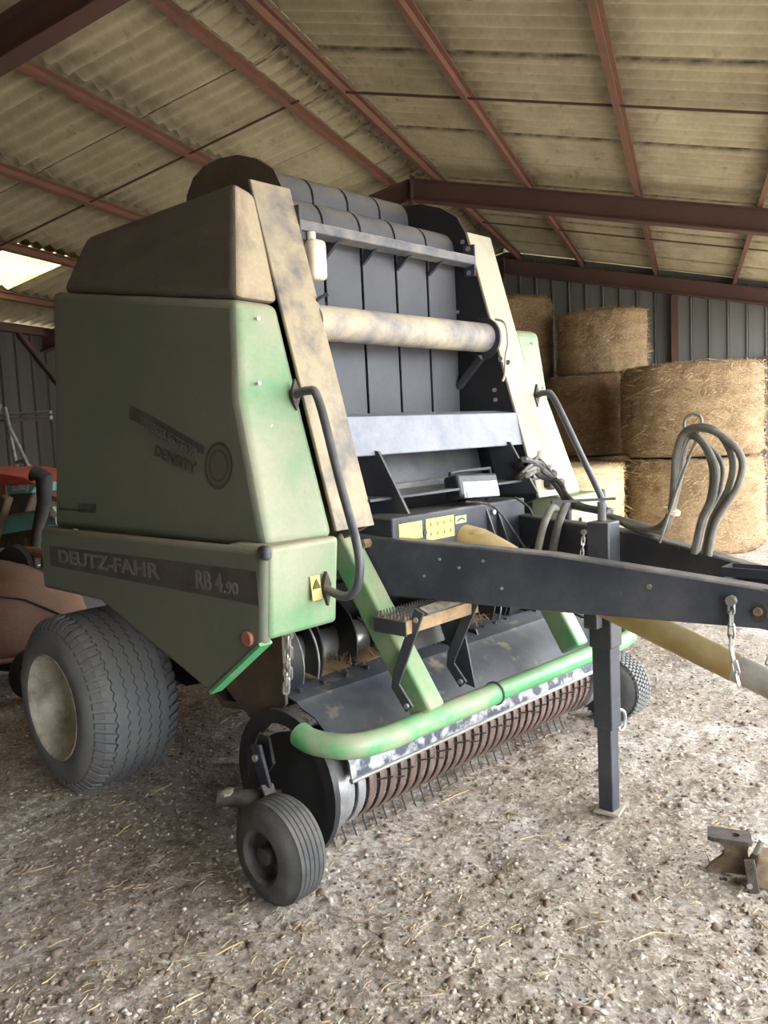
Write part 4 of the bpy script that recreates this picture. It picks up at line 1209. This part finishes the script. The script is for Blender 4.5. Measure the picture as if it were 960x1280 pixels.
for k in range(9):
    a = [on_panel(0.60 - k * 0.019, 1.372, 0.001), on_panel(0.587 - k * 0.019, 1.372, 0.001), on_panel(0.587 - k * 0.019, 1.402, 0.001), on_panel(0.60 - k * 0.019, 1.402, 0.001)]
    lg.add(a, [(0, 1, 2, 3)])
lg.build('faded_logo', 'decal_dark', BAL)

# ---------------------------------------------------------------- round bales standing on end
def bale_mesh(r, h, seed, m):
    mb = MB()
    n, k = 96, 26
    prof = [(0.0, 0.0)]
    V, F = [], []
    off = Vector((seed * 3.7, seed * 1.3, 0))
    rows = []
    for i in range(k + 1):
        t = i / k
        if t < 0.08: rr, z = r * (0.93 + 0.07 * math.sin(t / 0.08 * math.pi / 2)), h * t
        elif t > 0.92: rr, z = r * (0.93 + 0.07 * math.sin((1 - t) / 0.08 * math.pi / 2)), h * t
        else: rr, z = r, h * t
        row = []
        for j in range(n):
            a = 2 * math.pi * j / n
            p = Vector((math.cos(a), math.sin(a), 0))
            q = p * 2.0 + off + Vector((0, 0, z * 1.5))
            d = 0.030 * noise.noise(q) + 0.022 * noise.noise(q * 3.3) + 0.014 * noise.noise(q * 9 + off)
            row.append(tuple(p * (rr + d)) [:2] + (z + (0.02 * noise.noise(q * 4) if 0 < i < k else 0),))
        rows.append(row)
    top = []
    for f in (0.75, 0.4):
        row = []
        for j in range(n):
            a = 2 * math.pi * j / n
            x, y = rows[-1][j][0] * f, rows[-1][j][1] * f
            row.append((x, y, h - 0.02 * abs(noise.noise(Vector((x * 5, y * 5, seed))))))
        top.append(row)
    mb.loft(rows + top)
    return mb

def fluff(r, h, n, seed, long=0.11):
    """loose stalks lying on the skin of a bale"""
    rg = random.Random(seed)
    V, F = [], []
    for i in range(n):
        a = rg.uniform(0, 2 * math.pi)
        if rg.random() < 0.78:
            z = rg.uniform(0.02, h)
            p = Vector((math.cos(a) * r, math.sin(a) * r, z))
            nrm = Vector((math.cos(a), math.sin(a), 0))
        else:
            q = r * rg.uniform(0.72, 1.0)
            p = Vector((math.cos(a) * q, math.sin(a) * q, h)); nrm = Vector((math.cos(a) * 0.5, math.sin(a) * 0.5, 0.8))
        tn = Vector((-math.sin(a), math.cos(a), 0))
        d = (tn * rg.choice((-1, 1)) * rg.uniform(0.3, 1) + Vector((0, 0, rg.uniform(-0.9, 0.5))) + nrm * rg.uniform(0.0, 0.55)).normalized()
        L = long * rg.uniform(0.4, 1.2) * (2.0 if rg.random() < 0.12 else 1.0)
        w = d.cross(nrm).normalized() * 0.0026
        p = p - nrm * 0.012
        b = p + d * L * 0.5 + nrm * 0.012
        c = p + d * L - Vector((0, 0, 0.02))
        o = len(V)
        b.z = min(max(b.z, 0.01), h + 0.012); c.z = min(max(c.z, 0.01), h + 0.012)
        V += [p - w, p + w, b + w, b - w, c]
        F += [(o, o + 1, o + 2, o + 3), (o + 3, o + 2, o + 4)]
    me = bpy.data.meshes.new('loose_straw')
    me.from_pydata([tuple(v) for v in V], [], F)
    return me
def bale(loc, r, h, seed, m, label, tilt=(0, 0), n=2600):
    o = bale_mesh(r, h, seed, m).build('round_bale', m, None, sharp=80)
    o.location = loc
    o.rotation_euler = (tilt[0], tilt[1], seed * 0.7)
    tag(o, label, 'bale', 'round bales stacked against the gable wall')
    me = fluff(r + 0.004, h, n, seed + 50)
    me.materials.append(M['straw'] if m == 'hay_pale' else M['hay_fluff'] if m == 'hay' else M['straw_dark'])
    f = shared('loose_straw', me, o)
    f['kind'] = 'stuff'
    return o
M['hay_fluff'] = mat('hay_stalk', (186, 162, 124), 0.85, alt=(140, 112, 82), amt=0.45, scale=4, fine=0.1)
bale((0.02, 11.40, -0.01), 0.87, 1.175, 1, 'hay', 'wide brown hay bale on the floor at the foot of the front stack', n=4200)
bale((0.02, 11.42, 1.20), 0.87, 1.15, 2, 'hay', 'wide brown hay bale on top of the front stack', n=4200)
bale((-1.58, 10.45, -0.01), 0.80, 1.16, 3, 'hay_pale', 'pale straw bale on the floor just behind the baler', n=3600)
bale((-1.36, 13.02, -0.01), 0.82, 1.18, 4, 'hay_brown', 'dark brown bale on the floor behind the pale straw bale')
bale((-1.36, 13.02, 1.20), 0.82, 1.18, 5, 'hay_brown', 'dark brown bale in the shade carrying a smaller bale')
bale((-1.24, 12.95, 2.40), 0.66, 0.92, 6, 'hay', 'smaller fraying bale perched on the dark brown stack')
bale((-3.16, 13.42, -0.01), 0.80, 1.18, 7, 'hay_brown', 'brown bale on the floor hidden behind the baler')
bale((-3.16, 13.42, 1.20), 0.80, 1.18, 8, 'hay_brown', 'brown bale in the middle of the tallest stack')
bale((-2.78, 13.35, 2.40), 0.72, 1.30, 9, 'hay', 'upright golden bale topping the tallest stack beside the baler')

# ---------------------------------------------------------------- casting lying on the floor
CST = tag(empty('hitch_bracket', (0.140, 3.03, 0.0), 0), 'earth-covered iron hitch bracket with a bright pin lying on the dirt', 'bracket')
b1 = MB()
cr = []
for (y, z, x0_, x1_) in ((0.02, 0.004, -0.10, 0.05), (0.035, 0.02, -0.085, 0.05), (0.055, 0.045, -0.045, 0.045), (0.06, 0.075, -0.035, 0.04), (0.055, 0.098, -0.06, 0.045), (0.05, 0.112, -0.088, 0.05)):
    cr.append([(x0_, y, z), (x1_, y, z), (x1_, y + 0.018, z + 0.004), (x0_, y + 0.018, z + 0.004)])
b1.loft(cr)
arm_ = b1.build('bracket_arm', 'casting', CST, sharp=50)
tp_ = MB()
rim_o, rim_i = [], []
for k in range(20):
    a = 2 * math.pi * k / 20
    c, d = math.cos(a), math.sin(a)
    ex = max(-1, min(1, c * 1.35)); ey = max(-1, min(1, d * 1.35))
    rim_o.append((-0.02 + 0.075 * ex, 0.09 + 0.045 * ey)); rim_i.append((0.0 + 0.016 * c, 0.09 + 0.016 * d))
V_ = [(x, y, 0.118 + 0.16 * (x + 0.02) * -0.2) for x, y in rim_o] + [(x, y, 0.118) for x, y in rim_i]
V_ += [(x, y, z - 0.016) for x, y, z in V_]
F_ = []
for k in range(20):
    j = (k + 1) % 20
    F_ += [(k, j, 20 + j, 20 + k), (40 + k, 60 + k, 60 + j, 40 + j), (k, 40 + k, 40 + j, j), (20 + k, 20 + j, 60 + j, 60 + k)]
tp_.add(V_, F_)
tp_.build('bracket_flange', 'casting_dark', CST)
MB().prism([(0.035, 0.0), (0.15, -0.01), (0.18, 0.04), (0.16, 0.115), (0.065, 0.105), (0.04, 0.06)], 'y', -0.055, 0.05).build('bracket_body', 'casting', CST, bevel=0.012, seg=3)
pl_ = MB().box((0.045, -0.075, 0.055), (0.036, 0.022, 0.115), Matrix.Rotation(R(-8), 3, 'Y')).build('bracket_plate', 'casting_dark', CST, bevel=0.003)
MB().disc((0.037, -0.088, 0.025), 0.010, 'y', 0.008, 12).build('plate_bolt', 'zinc', pl_)
MB().disc((0.050, -0.088, 0.085), 0.007, 'y', 0.003, 12).build('plate_hole', 'rubber', pl_)
MB().tube([(0.062, 0.0, 0.10), (0.085, 0.0, 0.155)], 0.0105, 12).build('bright_pin', 'zinc', CST)

# ---------------------------------------------------------------- machines parked against the left wall
MOW = tag(empty('mower', (0, 0, 0), 0), 'low mower under a faded dusty red cover on the dirt beside the baler wheel', 'mower')
cv = []
for i in range(15):
    t = i / 14
    x = -4.14 - 2.2 * t
    row = []
    for (dy, z) in ((-0.36, 0.20), (-0.36, 0.27), (-0.30, 0.46), (-0.12, 0.66), (0.10, 0.76), (0.40, 0.80), (0.62, 0.74), (0.66, 0.50), (0.66, 0.22)):
        kk = (0.15, 0.55, 0.8, 0.93)[i] if i < 4 else 1.0
        dy = dy * kk + 0.12 * (1 - kk); z = 0.2 + (z - 0.2) * (0.35 + 0.65 * kk)
        yy = 4.42 + dy + 0.05 * math.sin(t * 9 + z * 4) + (0.12 * (1 - t) if t < 0.15 else 0)
        zz = z * (0.84 + 0.16 * min(1, t * 5)) + 0.025 * math.sin(t * 14 + dy * 5)
        row.append((x - 0.25 * dy, yy, zz))
    cv.append(row)
cov = MB(); cov.loft(cv, caps=True, closed=False)
cvo = cov.build('mower_cover', 'red_cloth', MOW, sharp=60)
cvo.modifiers.new('thickness', 'SOLIDIFY').thickness = 0.012
MB().tube([(r_[0][0], r_[0][1] - 0.01, r_[0][2]) for r_ in cv], 0.018, 8).build('cover_hem', 'red', MOW)
MB().tube([(r_[3][0], r_[3][1] - 0.006, r_[3][2] + 0.006) for r_ in cv], 0.006, 6).build('cover_cord', 'rubber', MOW)
MB().box((-5.1, 4.55, 0.12), (1.9, 0.35, 0.10)).build('cutter_bar', 'rubber', MOW, bevel=0.03)
MB().lathe([(-0.05, 0.05), (-0.05, 0.16), (-0.03, 0.17), (0.03, 0.17), (0.05, 0.16), (0.05, 0.05)], (-4.16, 4.15, 0.165), 'x', 28).build('support_wheel', 'rubber', MOW)
hoop = MB().tube([(-5.25, 4.95, 0.60), (-5.20, 4.95, 0.80), (-4.95, 4.98, 0.86), (-4.70, 5.0, 0.80), (-4.62, 5.0, 0.55)], 0.045, 10, spline=5).build('guard_hoop', 'red', MOW)
MB().box((-4.95, 5.08, 0.52), (0.7, 0.25, 0.36)).build('gear_case', 'brown', MOW, bevel=0.03)
MB().lathe([(0, 0.03), (0, 0.17), (0.05, 0.19), (0.08, 0.03)], (-5.02, 4.90, 0.74), 'y', 24).build('pulley', 'rubber', MOW)
for x, z in ((-5.18, 0.74), (-5.0, 0.60), (-4.85, 0.72)):
    MB().box((x, 4.86, z), (0.10, 0.02, 0.035), Matrix.Rotation(R(25), 3, 'Y')).build('bright_bracket', 'galv', MOW)

SED = tag(empty('seed_drill', (0, 0, 0), 0), 'red and teal seed drill with white lettering standing behind the red mower', 'seed drill')
lid = MB().prism([(-7.2, 1.36), (-5.72, 1.345), (-5.86, 1.415), (-6.35, 1.49), (-7.2, 1.52)], 'y', 5.95, 6.75).build('hopper_lid', 'red_lid', SED, bevel=0.012)
hop = MB().prism([(-7.2, 1.37), (-5.74, 1.35), (-5.84, 1.26), (-7.2, 1.22)], 'y', 6.0, 6.7).build('hopper', 'teal', SED, bevel=0.01)
text('maker_name', 'sulky', 'white_print', hop, frame((-6.06, 5.997, 1.285), (1, 0, 0.06), (0, 0, 1)), 0.10, 0.215, 0.002)
MB().box((-6.40, 5.985, 1.29), (0.55, 0.02, 0.10)).build('red_badge', 'red', hop)
MB().prism([(-7.2, 1.22), (-5.9, 1.26), (-6.05, 1.02), (-7.2, 0.98)], 'y', 6.1, 6.6).build('seed_box', 'brown', SED, bevel=0.02)
MB().bar((-6.9, 5.95, 0.85), (-5.50, 5.95, 1.04), 0.06, 0.15).build('teal_bar', 'teal', SED, bevel=0.008)
MB().bar((-6.9, 5.94, 0.935), (-5.50, 5.94, 1.125), 0.08, 0.02).build('bar_edge', 'galv', SED)
MB().bar((-6.25, 5.80, 0.65), (-5.95, 5.82, 1.25), 0.10, 0.09).build('arm', 'brown', SED, bevel=0.02)
MB().bar((-7.0, 6.05, 0.78), (-5.35, 6.05, 0.86), 0.14, 0.16).build('drill_frame', 'brown', SED, bevel=0.01)
for x in (-6.9, -5.6):
    MB().lathe([(-0.07, 0.05), (-0.07, 0.36), (-0.04, 0.40), (0.04, 0.40), (0.07, 0.36), (0.07, 0.05)], (x, 6.35, 0.40), 'x', 32).build('drill_wheel', 'rubber', SED)
for k in range(6):
    x = -6.6 + k * 0.22
    MB().tube([(x, 6.0, 0.85), (x + 0.02, 5.92, 0.5), (x, 5.95, 0.02)], 0.022, 8, spline=4).build('seed_tube', 'rubber', SED)
stv = MB().tube([(-5.40, 5.60, 1.46), (-5.30, 5.62, 1.42), (-5.33, 5.62, 1.20), (-5.42, 5.61, 0.95), (-5.48, 5.60, 0.74), (-5.55, 5.62, 0.50), (-5.55, 5.70, 0.02)], [0.075, 0.08, 0.06, 0.05, 0.045, 0.04, 0.04], 12).build('rubber_boot', 'rubber', SED)
MB().tube([(-5.55, 5.95, 1.05), (-5.45, 5.80, 1.10), (-5.36, 5.66, 1.10)], 0.04, 10).build('boot_mount', 'brown', SED)
MB().bar((-5.52, 5.93, 1.22), (-5.05, 5.93, 1.08), 0.05, 0.05).build('side_link', 'red', SED)

GFR = tag(empty('tube_frame', (0, 0, 0), 0), 'bare galvanised tube frame standing upright before the dark side wall', 'frame')
for z, r_ in ((2.075, 0.018), (2.015, 0.024)):
    MB().tube([(-7.9, 7.2, z + 0.01), (-6.62, 7.2, z)], r_, 10).build('rail', 'galv', GFR)
MB().tube([(-7.22, 7.16, 2.03), (-7.13, 7.16, 1.43), (-7.08, 7.16, 0.02)], 0.022, 10).build('upright', 'galv', GFR)
MB().tube([(-7.20, 7.13, 2.16), (-7.16, 7.13, 1.93), (-7.10, 7.13, 1.82), (-6.93, 7.13, 1.47), (-6.75, 7.13, 0.02)], 0.02, 10).build('upright', 'galv', GFR)
MB().tube([(-7.40, 7.2, 2.04), (-7.36, 7.2, 2.16), (-7.33, 7.2, 2.19)], 0.016, 8).build('hook', 'galv', GFR)
MB().tube([(-7.13, 7.15, 1.53), (-7.02, 7.15, 1.54), (-6.92, 7.15, 1.46)], 0.026, 10, spline=4).build('bent_arm', 'galv', GFR)

M['crumb'] = mat('tan_crumb', (166, 148, 128), 0.95, alt=(128, 110, 94), amt=0.45, scale=9, fine=0.2)
M['crumb_dark'] = mat('dark_crumb', (96, 80, 68), 0.95, alt=(72, 60, 50), amt=0.45, scale=9, fine=0.2)
# ---------------------------------------------------------------- litter on the floor
def scatter(n, seed, rmin=1.4, rmax=7.5, pw=1.0):
    rg = random.Random(seed)
    for _ in range(n):
        d = rmin + (rmax - rmin) * rg.random() ** pw
        a = YAW + R(rg.uniform(-34, 34)) * -1
        x, y = d * -math.sin(a), d * math.cos(a)
        if T_LEFT + 0.2 < x < T_RIGHT and y < 15:
            yield rg, x, y, d
def stalks(name, n, seed, m, label, cat, lmin, lmax, wd, rmax=7.5, up=0.10):
    V_, F_ = [], []
    for rg, x, y, d in scatter(n, seed, 1.4, rmax, 1.25):
        L = rg.uniform(lmin, lmax) * (1 if rg.random() < 0.93 else 1.8)
        a = rg.uniform(0, math.pi * 2)
        c = Vector((x, y, gz(x, y) + 0.004))
        e = Vector((math.cos(a), math.sin(a), rg.uniform(-up, up)))
        bend = Vector((-math.sin(a), math.cos(a), 0)) * rg.uniform(-0.12, 0.12) * L + Vector((0, 0, rg.uniform(0, 0.06) * L))
        w = Vector((-math.sin(a), math.cos(a), 0)) * wd * rg.uniform(0.6, 1.3)
        h = Vector((0, 0, wd * 1.1))
        o = len(V_)
        for p in (c - e * L / 2, c + bend, c + e * L / 2):
            p = Vector((p.x, p.y, max(p.z, gz(p.x, p.y) + 0.001)))
            V_ += [p - w, p + w, p + h * 1.6]
        for k in (0, 3):
            F_ += [(o + k, o + k + 3, o + k + 5, o + k + 2), (o + k + 1, o + k + 2, o + k + 5, o + k + 4), (o + k, o + k + 1, o + k + 4, o + k + 3)]
    me = bpy.data.meshes.new(name)
    me.from_pydata([tuple(v) for v in V_], [], F_)
    me.materials.append(M[m])
    o = bpy.data.objects.new(name, me)
    COL.objects.link(o)
    o.parent = floor
    return tag(o, label, kind='stuff')
def lumps(name, n, seed, m, label, cat, smin, smax, rmax=6.5, flat=0.6, cond=None, pw=1.2):
    V_, F_ = [], []
    base = [Vector((0, 0, 0.85))] + [Vector((0.72 * math.cos(k * 1.0472), 0.72 * math.sin(k * 1.0472), 0.6)) for k in range(6)] + \
           [Vector((math.cos(k * 1.0472 + 0.5), math.sin(k * 1.0472 + 0.5), -0.3)) for k in range(6)]
    fc = [(0, 1 + k, 1 + (k + 1) % 6) for k in range(6)]
    for k in range(6):
        fc += [(1 + k, 7 + k, 1 + (k + 1) % 6), (7 + k, 7 + (k + 1) % 6, 1 + (k + 1) % 6)]
    for rg, x, y, d in scatter(n, seed, 1.4, rmax, pw):
        if cond and not cond(x, y, rg): continue
        s = smin + (smax - smin) * rg.random() ** 3
        a = rg.uniform(0, 6.28)
        ca, sa = math.cos(a), math.sin(a)
        z = gz(x, y)
        o = len(V_)
        sx, sy, sz = s * rg.uniform(0.7, 1.3), s * rg.uniform(0.7, 1.2), s * flat * rg.uniform(0.6, 1.2)
        for b in base:
            p = Vector((b.x * sx * rg.uniform(0.7, 1.25), b.y * sy * rg.uniform(0.7, 1.25), b.z * sz * rg.uniform(0.7, 1.3)))
            V_.append((x + p.x * ca - p.y * sa, y + p.x * sa + p.y * ca, z + p.z + sz * 0.25))
        F_ += [tuple(i + o for i in f) for f in fc]
    me = bpy.data.meshes.new(name)
    me.from_pydata(V_, [], F_)
    me.shade_smooth()
    me.materials.append(M[m])
    o = bpy.data.objects.new(name, me)
    COL.objects.link(o)
    o.parent = floor
    return tag(o, label, kind='stuff')
def patchy(x, y, rg):
    return noise.noise(Vector((x * 1.6, y * 1.6, 4))) + rg.uniform(-0.5, 0.5) > -0.05
stalks('straw_litter', 3600, 21, 'straw', 'short pale straw stalks scattered over the dirt floor', 'straw', 0.012, 0.05, 0.0011)
stalks('long_straw', 90, 22, 'straw', 'longer pale straw stalks lying on the dirt floor', 'straw', 0.08, 0.18, 0.0016, up=0.05)
stalks('weathered_litter', 3000, 23, 'straw_dark', 'brown weathered chaff trodden into the dirt floor', 'chaff', 0.01, 0.04, 0.0014)
lumps('pale_pebbles', 15000, 24, 'pebble', 'small pale pebbles and lime crumbs on the dirt floor', 'pebbles', 0.002, 0.013, cond=patchy)
lumps('dirt_clods', 3000, 25, 'clod', 'brown clods and crumbs of dry dung on the floor', 'clods', 0.003, 0.020, flat=0.55)
stalks('caught_hay', 10, 26, 'straw', 'stray hay', 'straw', 0.1, 0.2, 0.002) if False else None
lumps('dirt_crumbs', 14000, 27, 'crumb', 'crumbs of dirt', 'crumbs', 0.002, 0.009, flat=0.6)
lumps('dark_crumbs', 6000, 28, 'crumb_dark', 'dark crumbs of dry dung', 'crumbs', 0.002, 0.010, flat=0.5)
# hay caught in the feed opening of the baler
V_, F_ = [], []
rg = random.Random(31)
for k in range(900):
    c = Vector((rg.uniform(-0.55, 0.55), rg.uniform(-0.50, -0.38), 0.655 + 0.03 * rg.random()))
    e = Vector((rg.uniform(-1, 1), rg.uniform(-1, 1), rg.uniform(-0.3, 0.5))).normalized() * rg.uniform(0.03, 0.11)
    w = Vector((e.y, -e.x, 0)).normalized() * 0.0017
    o = len(V_)
    V_ += [c - e / 2 - w, c - e / 2 + w, c + e / 2 + w, c + e / 2 - w]
    F_.append((o, o + 1, o + 2, o + 3))
me = bpy.data.meshes.new('caught_hay'); me.from_pydata([tuple(v) for v in V_], [], F_); me.materials.append(M['hay_fluff'])
hy = bpy.data.objects.new('caught_hay', me); COL.objects.link(hy); hy.parent = BAL; hy['kind'] = 'stuff'
